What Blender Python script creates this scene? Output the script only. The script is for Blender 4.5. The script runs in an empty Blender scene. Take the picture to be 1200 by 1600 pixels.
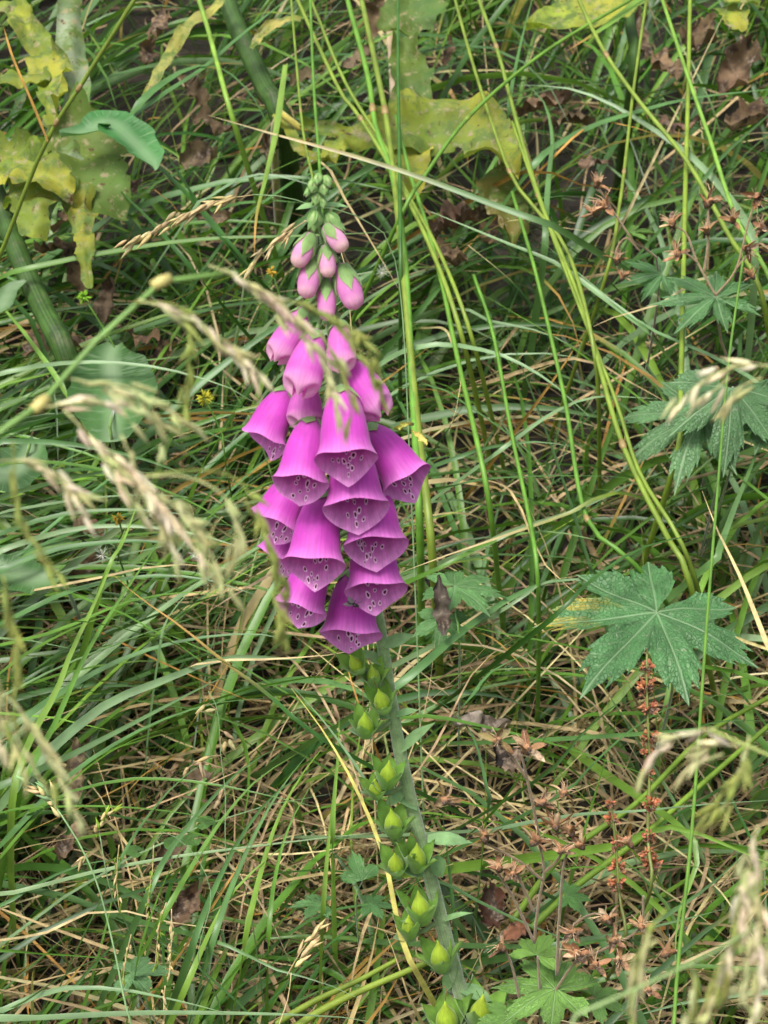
import bpy, math, random
import numpy as np
from mathutils import Vector

random.seed(7)
RNG = np.random.default_rng(11)
scene = bpy.context.scene

# ------------------------------------------------------------------ camera
PITCH = math.radians(25.0)
TV = 0.2535                      # tan of half the vertical field of view
TH = TV * 0.75
CAM = np.array([0.0, -0.906, 0.973])
RT = np.array([1.0, 0.0, 0.0])
FW = np.array([0.0, math.cos(PITCH), -math.sin(PITCH)])
UP = np.array([0.0, math.sin(PITCH), math.cos(PITCH)])
TC = -FW
cam_d = bpy.data.cameras.new("camera")
cam_d.sensor_fit = 'VERTICAL'
cam_d.sensor_height = 24.0
cam_d.lens = 12.0 / TV
cam_d.clip_start = 0.02
cam_d.clip_end = 500.0
cam_d.dof.use_dof = True
cam_d.dof.focus_distance = 1.14
cam_d.dof.aperture_fstop = 15.0
cam = bpy.data.objects.new("camera", cam_d)
cam.location = CAM
cam.rotation_euler = (math.radians(90) - PITCH, 0, 0)
scene.collection.objects.link(cam)
scene.camera = cam

# ------------------------------------------------------------------ light
SUN_EL, SUN_AZ = math.radians(62), math.radians(215)   # azimuth clockwise from +y
world = bpy.data.worlds.new("World")
scene.world = world
world.use_nodes = True
nt = world.node_tree
sky = nt.nodes.new('ShaderNodeTexSky')
sky.sky_type = 'NISHITA'
sky.sun_disc = False
sky.sun_elevation = SUN_EL
sky.sun_rotation = SUN_AZ
sky.air_density = 1.0
sky.dust_density = 6.0
sky.ozone_density = 0.6
bg = nt.nodes['Background']
bg.inputs['Strength'].default_value = 0.115
hs = nt.nodes.new('ShaderNodeHueSaturation')      # cloud-grey rather than blue
hs.inputs['Saturation'].default_value = 0.45
nt.links.new(sky.outputs[0], hs.inputs['Color'])
nt.links.new(hs.outputs[0], bg.inputs['Color'])
sun_d = bpy.data.lights.new("sun", 'SUN')
sun_d.energy = 1.5
sun_d.angle = math.radians(16)
sun_d.color = (1.0, 0.965, 0.91)
sun = bpy.data.objects.new("sun", sun_d)
sd = Vector((math.sin(SUN_AZ) * math.cos(SUN_EL), math.cos(SUN_AZ) * math.cos(SUN_EL), math.sin(SUN_EL)))
sun.rotation_euler = sd.to_track_quat('Z', 'Y').to_euler()
sun.location = (0, 0, 5)
scene.collection.objects.link(sun)
scene.view_settings.view_transform = 'Standard'
scene.view_settings.look = 'None'
scene.view_settings.gamma = 1.0
scene.view_settings.use_curve_mapping = False
scene.view_settings.exposure = 1.08

# ------------------------------------------------------------------ helpers
def at(px, py, d):
    """photograph position (1200 x 1600) and depth in metres -> a place in the world"""
    return CAM + FW * d + RT * ((px - 600) / 600 * TH * d) + UP * ((800 - py) / 800 * TV * d)

def mpp(d):                       # metres per photograph pixel at depth d
    return TV * d / 800

def nrm(v):
    v = np.asarray(v, float)
    return v / max(1e-9, np.linalg.norm(v))

def srgb(r, g, b):
    return np.array([(c / 255 / 12.92) if c / 255 <= 0.04045 else ((c / 255 + 0.055) / 1.055) ** 2.4 for c in (r, g, b)])

def ground_z(x, y):
    x = np.asarray(x, float); y = np.asarray(y, float)
    yy = np.clip(y, -0.5, 2.2)
    z = 0.035 + 0.43 * yy
    z = np.where(yy < 0, 0.035 + 0.30 * yy, z)
    far = np.clip(y - 2.2, 0, 60)
    z = z + 0.10 * far
    z = z + 0.012 * np.sin(7 * x + 3 * y) + 0.010 * np.sin(13 * y - 5 * x + 1.0) + 0.006 * np.sin(23 * x + 17 * y)
    return z

CAN_Y = [-300, 0, 400, 800, 1200, 1600, 1900]
CAN_D = [1.84, 1.72, 1.54, 1.39, 1.25, 1.14, 1.06]
def can(py):                      # depth of the grass surface seen at this height of the photograph
    return float(np.interp(py, CAN_Y, CAN_D))

def fox_d(py):                    # depth of the upright foxglove
    return 1.0 + (py - 800) * 1.48e-4

def spline(pts, n):
    P = np.asarray(pts, float)
    if len(P) == 2:
        t = np.linspace(0, 1, n)[:, None]
        return P[0] * (1 - t) + P[1] * t
    E = np.vstack([2 * P[0] - P[1], P, 2 * P[-1] - P[-2]])
    seg = np.linalg.norm(np.diff(P, axis=0), axis=1)
    cum = np.concatenate([[0], np.cumsum(seg)])
    u = np.linspace(0, cum[-1], n)
    out = []
    for s in u:
        i = min(len(P) - 2, int(np.searchsorted(cum, s, side='right') - 1))
        t = (s - cum[i]) / max(1e-9, seg[i])
        a, b, c, d = E[i], E[i + 1], E[i + 2], E[i + 3]
        out.append(0.5 * (2 * b + (c - a) * t + (2 * a - 5 * b + 4 * c - d) * t * t + (3 * b - a - 3 * c + d) * t ** 3))
    return np.array(out)

ORIGIN = {}
class MB:
    """collects shapes; build() links them as ONE mesh object"""
    def __init__(self):
        self.v, self.f, self.c, self.m, self.uv = [], [], [], [], []
    def add(self, verts, faces, col, mi=0, uv=None):
        o = len(self.v)
        verts = np.asarray(verts, float)
        n = len(verts)
        self.v.extend(verts.tolist())
        col = np.asarray(col, float)
        if col.ndim == 1:
            col = np.tile(col, (n, 1))
        self.c.extend(col.tolist())
        self.uv.extend((np.zeros((n, 2)) if uv is None else np.asarray(uv, float)).tolist())
        for f in faces:
            self.f.append(tuple(i + o for i in f))
            self.m.append(mi)
    def build(self, name, mats, parent=None, origin=None, smooth=True):
        v = np.array(self.v)
        if origin is None:
            origin = v[np.argmin(v[:, 2])]
        origin = np.asarray(origin, float)
        me = bpy.data.meshes.new(name)
        me.from_pydata((v - origin).tolist(), [], self.f)
        a = me.color_attributes.new('Col', 'FLOAT_COLOR', 'POINT')
        c = np.ones((len(v), 4), np.float32); c[:, :3] = np.array(self.c)
        a.data.foreach_set('color', c.ravel())
        uvl = me.attributes.new('puv', 'FLOAT2', 'POINT')
        uvl.data.foreach_set('vector', np.array(self.uv, np.float32).ravel())
        if not isinstance(mats, (list, tuple)):
            mats = [mats]
        for m in mats:
            me.materials.append(m)
        if len(mats) > 1:
            me.polygons.foreach_set('material_index', np.array(self.m, np.int32))
        if smooth:
            me.polygons.foreach_set('use_smooth', np.ones(len(self.f), bool))
        ob = bpy.data.objects.new(name, me)
        scene.collection.objects.link(ob)
        if parent is not None:
            ob.parent = parent
            ob.location = origin - ORIGIN[parent.name]
        else:
            ob.location = origin
        ORIGIN[ob.name] = origin
        return ob

def thing(name, loc, label, cat, group=None):
    o = bpy.data.objects.new(name, None)
    o.empty_display_size = 0.02
    scene.collection.objects.link(o)
    o.location = loc
    ORIGIN[o.name] = np.asarray(loc, float)
    return tag(o, label, cat, group)

def tag(o, label=None, cat=None, group=None, kind=None):
    if label: o['label'] = label
    if cat: o['category'] = cat
    if group: o['group'] = group
    if kind: o['kind'] = kind
    return o

def frames(P):
    T = np.gradient(P, axis=0)
    return T / np.maximum(1e-9, np.linalg.norm(T, axis=1))[:, None]

def jitter(c, a=0.12):
    c = np.asarray(c, float)
    return np.clip(c * (1 + random.uniform(-a, a)) * (1 + RNG.uniform(-a * .5, a * .5, 3)), 0, 1)

def ribbon(mb, P, W, hint, cols, fold=0.25, roll=0.0, mi=0):
    """folded leaf blade along P, W = half widths"""
    n = len(P); T = frames(P); W = np.asarray(W, float)
    vs, cs, uv, fs = [], [], [], []
    cols = np.asarray(cols, float)
    for i in range(n):
        s = nrm(np.cross(T[i], hint)); nn = np.cross(s, T[i])
        r = roll[i] if np.ndim(roll) else roll
        s2 = s * math.cos(r) + nn * math.sin(r); n2 = nn * math.cos(r) - s * math.sin(r)
        c = cols[i] if cols.ndim > 1 else cols
        vs += [P[i] - s2 * W[i], P[i] - n2 * W[i] * fold, P[i] + s2 * W[i]]
        cs += [c, c, c]
        t = i / (n - 1)
        uv += [(0, t), (0.5, t), (1, t)]
        if i:
            a = 3 * (i - 1); b = 3 * i
            fs += [(a, a + 1, b + 1, b), (a + 1, a + 2, b + 2, b + 1)]
    mb.add(vs, fs, cs, mi, uv)

def tube(mb, P, Rr, cols, sides=8, mi=0, cap=True):
    P = np.asarray(P, float); n = len(P); T = frames(P)
    Rr = np.full(n, Rr) if np.ndim(Rr) == 0 else np.asarray(Rr, float)
    cols = np.asarray(cols, float)
    ref = np.array([0.31, 0.22, 0.92]) if abs(T[0][2]) < 0.8 else np.array([0.9, 0.3, 0.1])
    vs, cs, fs, uv = [], [], [], []
    s = nrm(np.cross(T[0], ref))
    for i in range(n):
        s = nrm(s - T[i] * np.dot(s, T[i])); b = np.cross(T[i], s)
        for k in range(sides):
            a = 2 * math.pi * k / sides
            vs.append(P[i] + (s * math.cos(a) + b * math.sin(a)) * Rr[i])
            cs.append(cols[i] if cols.ndim > 1 else cols)
            uv.append((k / sides, i / (n - 1)))
        if i:
            for k in range(sides):
                k2 = (k + 1) % sides
                fs.append(((i - 1) * sides + k, (i - 1) * sides + k2, i * sides + k2, i * sides + k))
    if cap:
        fs.append(tuple(range(sides))[::-1]); fs.append(tuple(range((n - 1) * sides, n * sides)))
    mb.add(vs, fs, cs, mi, uv)

def spindle(mb, p, d, L, r, col, col2=None, sides=6, prof=(0.15, .75, 1, .8, .4, 0.02), mi=0, side=None):
    """small closed seed / bud body"""
    d = nrm(d); n = len(prof)
    P = [np.asarray(p) + d * L * i / (n - 1) for i in range(n)]
    c2 = col if col2 is None else col2
    cols = [np.asarray(col) * (1 - i / (n - 1)) + np.asarray(c2) * i / (n - 1) for i in range(n)]
    tube(mb, P, [r * q for q in prof], cols, sides, mi)

def leaflet(mb, p, d, nrml, L, w, col, col2=None, curl=0.0, cup=0.2, n=7, shape='ovate', mi=0):
    """pointed leaf: sepals, bracts. curl bends it along its normal"""
    d = nrm(d); nrml = nrm(nrml - d * np.dot(nrml, d)); s = np.cross(d, nrml)
    c2 = col if col2 is None else col2
    vs, cs, fs, uv = [], [], [], []
    p = np.asarray(p, float); q = p.copy(); ang = 0
    for i in range(n):
        t = i / (n - 1)
        if shape == 'ovate':
            hw = w * (math.sin(math.pi * min(1, t * 0.82 + 0.16)) ** 0.85) * (1 - t ** 5)
        elif shape == 'lance':
            hw = w * (0.25 + 1.55 * t) * (1 - t) ** 0.9 * 1.25 if t > 0 else w * .3
        else:
            hw = w * (1 - t) ** 0.6
        ang = curl * t
        dd = d * math.cos(ang) + nrml * math.sin(ang); nn = nrml * math.cos(ang) - d * math.sin(ang)
        if i: q = q + dd * L / (n - 1)
        c = np.asarray(col) * (1 - t) + np.asarray(c2) * t
        for k in (-1, -.5, 0, .5, 1):
            vs.append(q + s * hw * k + nn * cup * hw * (k * k)); cs.append(c); uv.append((k * .5 + .5, t))
        if i:
            for k in range(4):
                a = 5 * (i - 1) + k; b = 5 * i + k
                fs.append((a, a + 1, b + 1, b))
    mb.add(vs, fs, cs, mi, uv)

# ------------------------------------------------------------------ materials
def N(nt, typ, **kw):
    n = nt.nodes.new(typ)
    for k, v in kw.items():
        setattr(n, k, v)
    return n

def plant_mat(name, rough=0.5, spec=0.5, trans=0.3, nscale=60, nstr=0.35, stretch=(1, 1, 1), bump=0.0, bscale=200,
              mott=None, sheen=0.0, trans_tint=(1.0, 1.15, 0.55), veins=None, streak=0.0):
    m = bpy.data.materials.new(name); m.use_nodes = True
    nt = m.node_tree; nt.nodes.clear(); L = nt.links.new
    out = N(nt, 'ShaderNodeOutputMaterial')
    col = N(nt, 'ShaderNodeAttribute', attribute_name='Col').outputs['Color']
    tc = N(nt, 'ShaderNodeTexCoord')
    mp = N(nt, 'ShaderNodeMapping'); mp.inputs['Scale'].default_value = stretch
    L(tc.outputs['Object'], mp.inputs[0])
    no = N(nt, 'ShaderNodeTexNoise'); no.inputs['Scale'].default_value = nscale; no.inputs['Detail'].default_value = 4
    L(mp.outputs[0], no.inputs['Vector'])
    mr = N(nt, 'ShaderNodeMapRange'); mr.inputs[1].default_value = .3; mr.inputs[2].default_value = .7
    mr.inputs[3].default_value = 1 - nstr; mr.inputs[4].default_value = 1 + nstr
    L(no.outputs[0], mr.inputs[0])
    mu = N(nt, 'ShaderNodeMix', data_type='RGBA', blend_type='MULTIPLY'); mu.inputs[0].default_value = 1
    L(col, mu.inputs[6]); L(mr.outputs[0], mu.inputs[7])
    c = mu.outputs[2]
    uvn = N(nt, 'ShaderNodeAttribute', attribute_name='puv')
    height = None
    if mott:                        # patches of another colour: withering, rot, yellowing
        for (mc, sc, lo, hi) in mott:
            n2 = N(nt, 'ShaderNodeTexNoise'); n2.inputs['Scale'].default_value = sc; n2.inputs['Detail'].default_value = 5
            n2.inputs['Roughness'].default_value = .65
            L(mp.outputs[0], n2.inputs['Vector'])
            r2 = N(nt, 'ShaderNodeMapRange'); r2.inputs[1].default_value = lo; r2.inputs[2].default_value = hi
            L(n2.outputs[0], r2.inputs[0])
            mx = N(nt, 'ShaderNodeMix', data_type='RGBA'); L(r2.outputs[0], mx.inputs[0]); L(c, mx.inputs[6])
            mx.inputs[7].default_value = (*mc, 1)
            c = mx.outputs[2]
    if streak:                      # fine lines running along the organ
        sx = N(nt, 'ShaderNodeMapping'); sx.inputs['Scale'].default_value = (26, 1.2, 1)
        L(uvn.outputs['Vector'], sx.inputs[0])
        n3 = N(nt, 'ShaderNodeTexNoise'); n3.inputs['Scale'].default_value = 2.2; n3.inputs['Detail'].default_value = 3
        L(sx.outputs[0], n3.inputs['Vector'])
        r3 = N(nt, 'ShaderNodeMapRange'); r3.inputs[1].default_value = .35; r3.inputs[2].default_value = .65
        r3.inputs[3].default_value = 1 - streak; r3.inputs[4].default_value = 1 + streak * .6
        L(n3.outputs[0], r3.inputs[0])
        m3 = N(nt, 'ShaderNodeMix', data_type='RGBA', blend_type='MULTIPLY'); m3.inputs[0].default_value = 1
        L(c, m3.inputs[6]); L(r3.outputs[0], m3.inputs[7]); c = m3.outputs[2]
    if veins:                       # midrib and side veins from leaf-local coordinates (x along the lobe, y across)
        sp = N(nt, 'ShaderNodeSeparateXYZ'); L(uvn.outputs['Vector'], sp.inputs[0])
        def mth(op, a, b=None):
            q = N(nt, 'ShaderNodeMath', operation=op)
            for i, val in enumerate((a, b)):
                if val is None: continue
                if isinstance(val, (int, float)): q.inputs[i].default_value = val
                else: L(val, q.inputs[i])
            return q.outputs[0]
        nw = N(nt, 'ShaderNodeTexNoise'); nw.inputs['Scale'].default_value = 9; nw.inputs['Detail'].default_value = 2
        L(uvn.outputs['Vector'], nw.inputs['Vector'])
        ay = mth('ABSOLUTE', sp.outputs[1])
        ph = mth('FRACT', mth('ADD', mth('MULTIPLY', mth('SUBTRACT', sp.outputs[0], mth('MULTIPLY', ay, 1.1)), veins), mth('MULTIPLY', nw.outputs[0], 1.1)))
        d2 = mth('ABSOLUTE', mth('SUBTRACT', ph, 0.5))
        sec = N(nt, 'ShaderNodeMapRange'); sec.inputs[1].default_value = 0.0; sec.inputs[2].default_value = .09
        sec.inputs[3].default_value = .65; sec.inputs[4].default_value = 0; L(d2, sec.inputs[0])
        mid = N(nt, 'ShaderNodeMapRange'); mid.inputs[1].default_value = 0.003; mid.inputs[2].default_value = .014
        mid.inputs[3].default_value = 1; mid.inputs[4].default_value = 0; L(ay, mid.inputs[0])
        vo = N(nt, 'ShaderNodeTexVoronoi', feature='DISTANCE_TO_EDGE'); vo.inputs['Scale'].default_value = 34
        L(uvn.outputs['Vector'], vo.inputs['Vector'])
        net = N(nt, 'ShaderNodeMapRange'); net.inputs[1].default_value = 0.0; net.inputs[2].default_value = .12
        net.inputs[3].default_value = .55; net.inputs[4].default_value = 0; L(vo.outputs['Distance'], net.inputs[0])
        v1 = mth('MAXIMUM', sec.outputs[0], mid.outputs[0])
        vv = mth('MAXIMUM', v1, net.outputs[0])
        mx = N(nt, 'ShaderNodeMix', data_type='RGBA'); L(mth('MULTIPLY', v1, 0.34), mx.inputs[0]); L(c, mx.inputs[6])
        mx.inputs[7].default_value = (.32, .43, .25, 1)
        c = mx.outputs[2]
        height = mth('MULTIPLY', vv, -1.0)
    pb = N(nt, 'ShaderNodeBsdfPrincipled')
    L(c, pb.inputs['Base Color'])
    pb.inputs['Roughness'].default_value = rough
    pb.inputs['Specular IOR Level'].default_value = spec
    if sheen:
        pb.inputs['Sheen Weight'].default_value = sheen
        pb.inputs['Sheen Roughness'].default_value = .4
    if bump or height is not None:
        b = N(nt, 'ShaderNodeBump'); b.inputs['Strength'].default_value = bump or .5; b.inputs['Distance'].default_value = 0.0012
        if height is None:
            n4 = N(nt, 'ShaderNodeTexNoise'); n4.inputs['Scale'].default_value = bscale; n4.inputs['Detail'].default_value = 4
            L(mp.outputs[0], n4.inputs['Vector']); L(n4.outputs[0], b.inputs['Height'])
        else:
            L(height, b.inputs['Height'])
        L(b.outputs[0], pb.inputs['Normal'])
    if trans:
        tr = N(nt, 'ShaderNodeBsdfTranslucent')
        tm = N(nt, 'ShaderNodeMix', data_type='RGBA', blend_type='MULTIPLY'); tm.inputs[0].default_value = 1
        L(c, tm.inputs[6]); tm.inputs[7].default_value = (*trans_tint, 1)
        L(tm.outputs[2], tr.inputs[0])
        ms = N(nt, 'ShaderNodeMixShader'); ms.inputs[0].default_value = trans
        L(pb.outputs[0], ms.inputs[1]); L(tr.outputs[0], ms.inputs[2]); L(ms.outputs[0], out.inputs[0])
    else:
        L(pb.outputs[0], out.inputs[0])
    return m

M_GRASS = plant_mat("grass_leaf", rough=.42, spec=.55, trans=.28, nscale=45, nstr=.22, streak=.22)
M_CULM = plant_mat("grass_stalk", rough=.45, spec=.45, trans=.12, nscale=70, nstr=.25, streak=.12)
M_DRY = plant_mat("dry_straw", rough=.75, spec=.25, trans=.2, nscale=90, nstr=.35, trans_tint=(1.1, 1, .8), streak=.25)
M_SPIKE = plant_mat("grass_spikelet", rough=.7, spec=.3, trans=.3, nscale=300, nstr=.3, trans_tint=(1.1, 1.05, .7))
M_PETAL = plant_mat("foxglove_petal", rough=.55, spec=.3, trans=.42, nscale=140, nstr=.10, sheen=.25, trans_tint=(1.1, .75, 1.05), streak=.13)
M_INNER = plant_mat("foxglove_petal_inside", rough=.6, spec=.25, trans=.42, nscale=260, nstr=.16, trans_tint=(1.1, .75, 1.05), streak=.12)
M_SPOT = plant_mat("petal_spot", rough=.7, spec=.2, trans=0, nscale=300, nstr=.15)
M_CALYX = plant_mat("foxglove_calyx", rough=.6, spec=.3, trans=.3, nscale=160, nstr=.22, sheen=.3, streak=.15)
M_STEM = plant_mat("hairy_stem", rough=.75, spec=.25, trans=.0, nscale=220, nstr=.22, sheen=.6, bump=.5, bscale=900, streak=.2)
M_GERA = plant_mat("geranium_leaf", rough=.5, spec=.45, trans=.22, nscale=70, nstr=.25, bump=.8, veins=8.0,
                   mott=[((.30, .32, .22), 160, .62, .76)])
M_BROAD = plant_mat("broad_leaf", rough=.5, spec=.45, trans=.25, nscale=40, nstr=.25, bump=.6, veins=7.0)
M_WITHER = plant_mat("withering_leaf", rough=.65, spec=.3, trans=.3, nscale=35, nstr=.35, bump=.7, bscale=120,
                     mott=[((.11, .17, .035), 70, .45, .60), ((.30, .26, .14), 120, .56, .66), ((.09, .05, .022), 160, .60, .68)])
M_DEAD = plant_mat("dead_leaf", rough=.8, spec=.25, trans=.12, nscale=50, nstr=.45, bump=.8, bscale=110, trans_tint=(1.1, .95, .7),
                   mott=[((.05, .034, .024), 90, .46, .62), ((.26, .21, .16), 140, .58, .70)])
M_THICK = plant_mat("thick_stem", rough=.6, spec=.3, trans=0, nscale=60, nstr=.4, bump=.6, bscale=160, streak=.45, mott=[((.10, .11, .05), 40, .55, .72)])
M_FLY = plant_mat("fly_body", rough=.35, spec=.6, trans=0, nscale=500, nstr=.3)

def soil_mat():
    m = bpy.data.materials.new("soil"); m.use_nodes = True
    nt = m.node_tree; L = nt.links.new; pb = nt.nodes['Principled BSDF']
    tc = N(nt, 'ShaderNodeTexCoord')
    n1 = N(nt, 'ShaderNodeTexNoise'); n1.inputs['Scale'].default_value = 30; n1.inputs['Detail'].default_value = 8
    n1.inputs['Roughness'].default_value = .7
    L(tc.outputs['Object'], n1.inputs['Vector'])
    cr = N(nt, 'ShaderNodeValToRGB')
    e = cr.color_ramp.elements
    e[0].position = .3; e[0].color = (.012, .009, .006, 1)
    e[1].position = .72; e[1].color = (.05, .040, .028, 1)
    k = e.new(.5); k.color = (.02, .016, .011, 1)
    L(n1.outputs[0], cr.inputs[0]); L(cr.outputs[0], pb.inputs['Base Color'])
    pb.inputs['Roughness'].default_value = .95
    b = N(nt, 'ShaderNodeBump'); b.inputs['Strength'].default_value = .8; b.inputs['Distance'].default_value = .01
    L(n1.outputs[0], b.inputs['Height']); L(b.outputs[0], pb.inputs['Normal'])
    return m
M_SOIL = soil_mat()

# plant colours (albedo)
C_BLUE = np.array([.085, .190, .052]); C_MID = np.array([.088, .200, .022]); C_DARK = np.array([.034, .105, .014])
C_LIGHT = np.array([.165, .30, .040]); C_YELG = np.array([.165, .245, .030]); C_STRAW = np.array([.50, .40, .20])
C_OCHRE = np.array([.42, .24, .06]); C_TAN = np.array([.34, .25, .14]); C_PALE = np.array([.175, .285, .125])

# ------------------------------------------------------------------ ground
def axis_pts(lo, a, b, hi, nfine, ncoarse):
    left = lo + (a - lo) * (1 - (np.linspace(1, 0, ncoarse)) ** 2.2)
    right = b + (hi - b) * np.linspace(0, 1, ncoarse) ** 2.2
    return np.concatenate([left[:-1], np.linspace(a, b, nfine), right[1:]])
gx = axis_pts(-60, -1.2, 1.2, 60, 90, 14); gy = axis_pts(-60, -1.0, 2.4, 60, 120, 14)
X, Y = np.meshgrid(gx, gy)
Z = ground_z(X, Y) + RNG.normal(0, .004, X.shape)
mb = MB()
nx, ny = len(gx), len(gy)
mb.add(np.stack([X.ravel(), Y.ravel(), Z.ravel()], 1),
       [(j * nx + i, j * nx + i + 1, (j + 1) * nx + i + 1, (j + 1) * nx + i) for j in range(ny - 1) for i in range(nx - 1)], (.05, .035, .02))
tag(mb.build('ground', M_SOIL, origin=(0, 0, 0)), kind='structure')

# ------------------------------------------------------------------ grass nobody could count
def project(P):
    V = P - CAM
    d = V @ FW
    px = 600 + (V @ RT) / np.maximum(d, 1e-3) / TH * 600
    py = 800 - (V @ UP) / np.maximum(d, 1e-3) / TV * 800
    return px, py, d

def blades(name, n, region, length, elev, bend, width, palette, weights, mat, label, cat, azim=None, margin=.0,
           seg=8, twist=.6, lift=0.0, tip=None, clump=0, keep=None):
    x0, x1, y0, y1 = region
    if clump:
        k = max(1, n // clump)
        cx = RNG.uniform(x0, x1, k); cy = y0 + (y1 - y0) * RNG.uniform(0, 1, k)
        ca = RNG.uniform(0, 2 * math.pi, k)
        ix = RNG.integers(0, k, n)
        rx = cx[ix] + RNG.normal(0, .022, n); ry = cy[ix] + RNG.normal(0, .022, n)
        az = ca[ix] + RNG.normal(0, .7, n)
    else:
        rx = RNG.uniform(x0, x1, n); ry = RNG.uniform(y0, y1, n)
        az = RNG.uniform(0, 2 * math.pi, n)
    if azim is not None:
        a = azim(rx, ry)
        sel = RNG.uniform(0, 1, n) < a[2]
        az = np.where(sel, a[0] + RNG.normal(0, 1, n) * a[1], az)
    rz = ground_z(rx, ry) - .004 + RNG.uniform(0, 1, n) * lift
    L = RNG.uniform(*length, n); e0 = np.radians(RNG.uniform(*elev, n)); bd = np.radians(RNG.uniform(*bend, n))
    W = RNG.uniform(*width, n) * .5
    tw = RNG.normal(0, twist, n)
    t = np.linspace(0, 1, seg + 1)
    e = e0[:, None] - bd[:, None] * t[None] ** 1.25
    a = az[:, None] + tw[:, None] * t[None] ** 1.5
    step = (L / seg)[:, None, None]
    D = np.stack([np.cos(e) * np.cos(a), np.cos(e) * np.sin(a), np.sin(e)], 2)
    P = np.zeros((n, seg + 1, 3)); P[:, 0] = np.stack([rx, ry, rz], 1)
    P[:, 1:] = P[:, :1] + np.cumsum((D[:, :-1] + D[:, 1:]) * .5 * step, axis=1)
    gz = ground_z(P[..., 0], P[..., 1]) + .003
    P[..., 2] = np.maximum(P[..., 2], gz + RNG.uniform(0, .012, (n, 1)) - .004)
    # leave the air between the photographer and the foxglove free of this grass
    px, py, d = project(P)
    lim = np.interp(py, CAN_Y, CAN_D) + margin
    inside = (px > -60) & (px < 1260) & (py > -120) & (py < 1720) & (d > .05)
    ok = ~np.any(inside & (d < lim), axis=1)
    ok &= ~np.any((np.linalg.norm(P - CAM, axis=2) < .45), axis=1)
    if keep is not None:
        ok &= keep(P, px, py, d)
    P, a, e, W, D = P[ok], a[ok], e[ok], W[ok], D[ok]
    n = len(P)
    S = np.stack([-np.sin(a), np.cos(a), np.zeros_like(a)], 2)
    Nn = np.cross(D, S)
    roll = RNG.normal(0, .55, (n, 1)) + RNG.normal(0, .8, (n, 1)) * t[None]
    S2 = S * np.cos(roll)[..., None] + Nn * np.sin(roll)[..., None]
    N2 = Nn * np.cos(roll)[..., None] - S * np.sin(roll)[..., None]
    w = W[:, None] * np.minimum(1, .6 + 1.6 * t)[None] * np.clip(1 - t ** 2.6, .03, 1)[None]
    V = np.stack([P - S2 * w[..., None], P - N2 * (w * .3)[..., None], P + S2 * w[..., None]], 2)   # n,seg+1,3,3
    pal = np.array(palette); wt = np.array(weights, float); wt /= wt.sum()
    c = pal[RNG.choice(len(pal), n, p=wt)] * RNG.uniform(.72, 1.28, (n, 1)) * RNG.uniform(.92, 1.08, (n, 3))
    C = np.repeat(c[:, None], seg + 1, 1)
    if tip is not None:
        tk = (RNG.uniform(0, 1, (n, 1, 1)) < tip[1]) * np.clip((t - RNG.uniform(.55, .95, (n, 1))) / .12, 0, 1)[..., None]
        C = C * (1 - tk) + np.array(tip[0]) * tk
    C = np.repeat(C[:, :, None], 3, 2)
    UVs = np.zeros((n, seg + 1, 3, 2)); UVs[..., 0] = np.array([0, .5, 1]) + RNG.uniform(0, 30, (n, 1, 1)); UVs[..., 1] = t[None, :, None] + RNG.uniform(0, 30, (n, 1, 1))
    base = (np.arange(n) * (seg + 1) * 3)[:, None, None]
    r = (np.arange(seg) * 3)[None, :, None]
    q = np.array([[0, 1, 4, 3], [1, 2, 5, 4]])
    F = (base[..., None] + r[..., None] + q[None, None]).reshape(-1, 4)
    me = bpy.data.meshes.new(name)
    nv, nf = n * (seg + 1) * 3, len(F)
    me.vertices.add(nv); me.loops.add(nf * 4); me.polygons.add(nf)
    me.vertices.foreach_set('co', V.astype(np.float32).ravel())
    me.loops.foreach_set('vertex_index', F.astype(np.int32).ravel())
    me.polygons.foreach_set('loop_start', np.arange(0, nf * 4, 4, dtype=np.int32))
    me.polygons.foreach_set('use_smooth', np.ones(nf, bool))
    at_ = me.color_attributes.new('Col', 'FLOAT_COLOR', 'POINT')
    cc = np.ones((nv, 4), np.float32); cc[:, :3] = C.reshape(-1, 3)
    at_.data.foreach_set('color', cc.ravel())
    u_ = me.attributes.new('puv', 'FLOAT2', 'POINT'); u_.data.foreach_set('vector', UVs.astype(np.float32).ravel())
    me.materials.append(mat)
    me.update(calc_edges=True); me.validate()
    ob = bpy.data.objects.new(name, me); scene.collection.objects.link(ob)
    tag(ob, label, cat, kind='stuff')
    return ob

def lean_right(x, y):             # the matted grass left of the foxglove leans over to the right
    m = np.where(x < .02, .80, .25)
    return np.where(x < .02, .25, .4), np.where(x < .02, .5, .9), m

REG = (-1.0, 1.0, -.75, 2.2)
def thin_back(p_near, p_far):      # the bank is barer and more open further up
    def k(P, px, py, d):
        pr = np.interp(P[:, 0, 1], [.25, .75], [p_near, p_far])
        return RNG.uniform(0, 1, len(P)) < pr
    return k
def thin_right(p_near, p_far):     # and more of it is dead thatch on the lower right
    k0 = thin_back(p_near, p_far)
    def k(P, px, py, d):
        dead = (P[:, 0, 0] > -.02) & (P[:, 0, 1] < .42) & (RNG.uniform(0, 1, len(P)) < .22)
        return k0(P, px, py, d) & ~dead
    return k
def matted_only(P, px, py, d):
    return (px.max(1) < 590) & (np.median(py, axis=1) < 1150)
def lean_matted(x, y):
    return np.full_like(x, .22), np.full_like(x, .30), np.full_like(x, .92)
blades('straw_litter', 11500, (-.8, .8, -.5, 1.6), (.08, .28), (-4, 34), (-10, 50), (.0014, .0038), [C_STRAW, C_TAN, C_OCHRE, C_STRAW * .6, C_TAN * .5], [4, 4, 1.0, 3, 3],
       M_DRY, 'tangled dry straw and dead grass lying under the green blades', 'straw', lift=.05, seg=6, margin=.03, keep=thin_back(1, .22))
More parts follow.
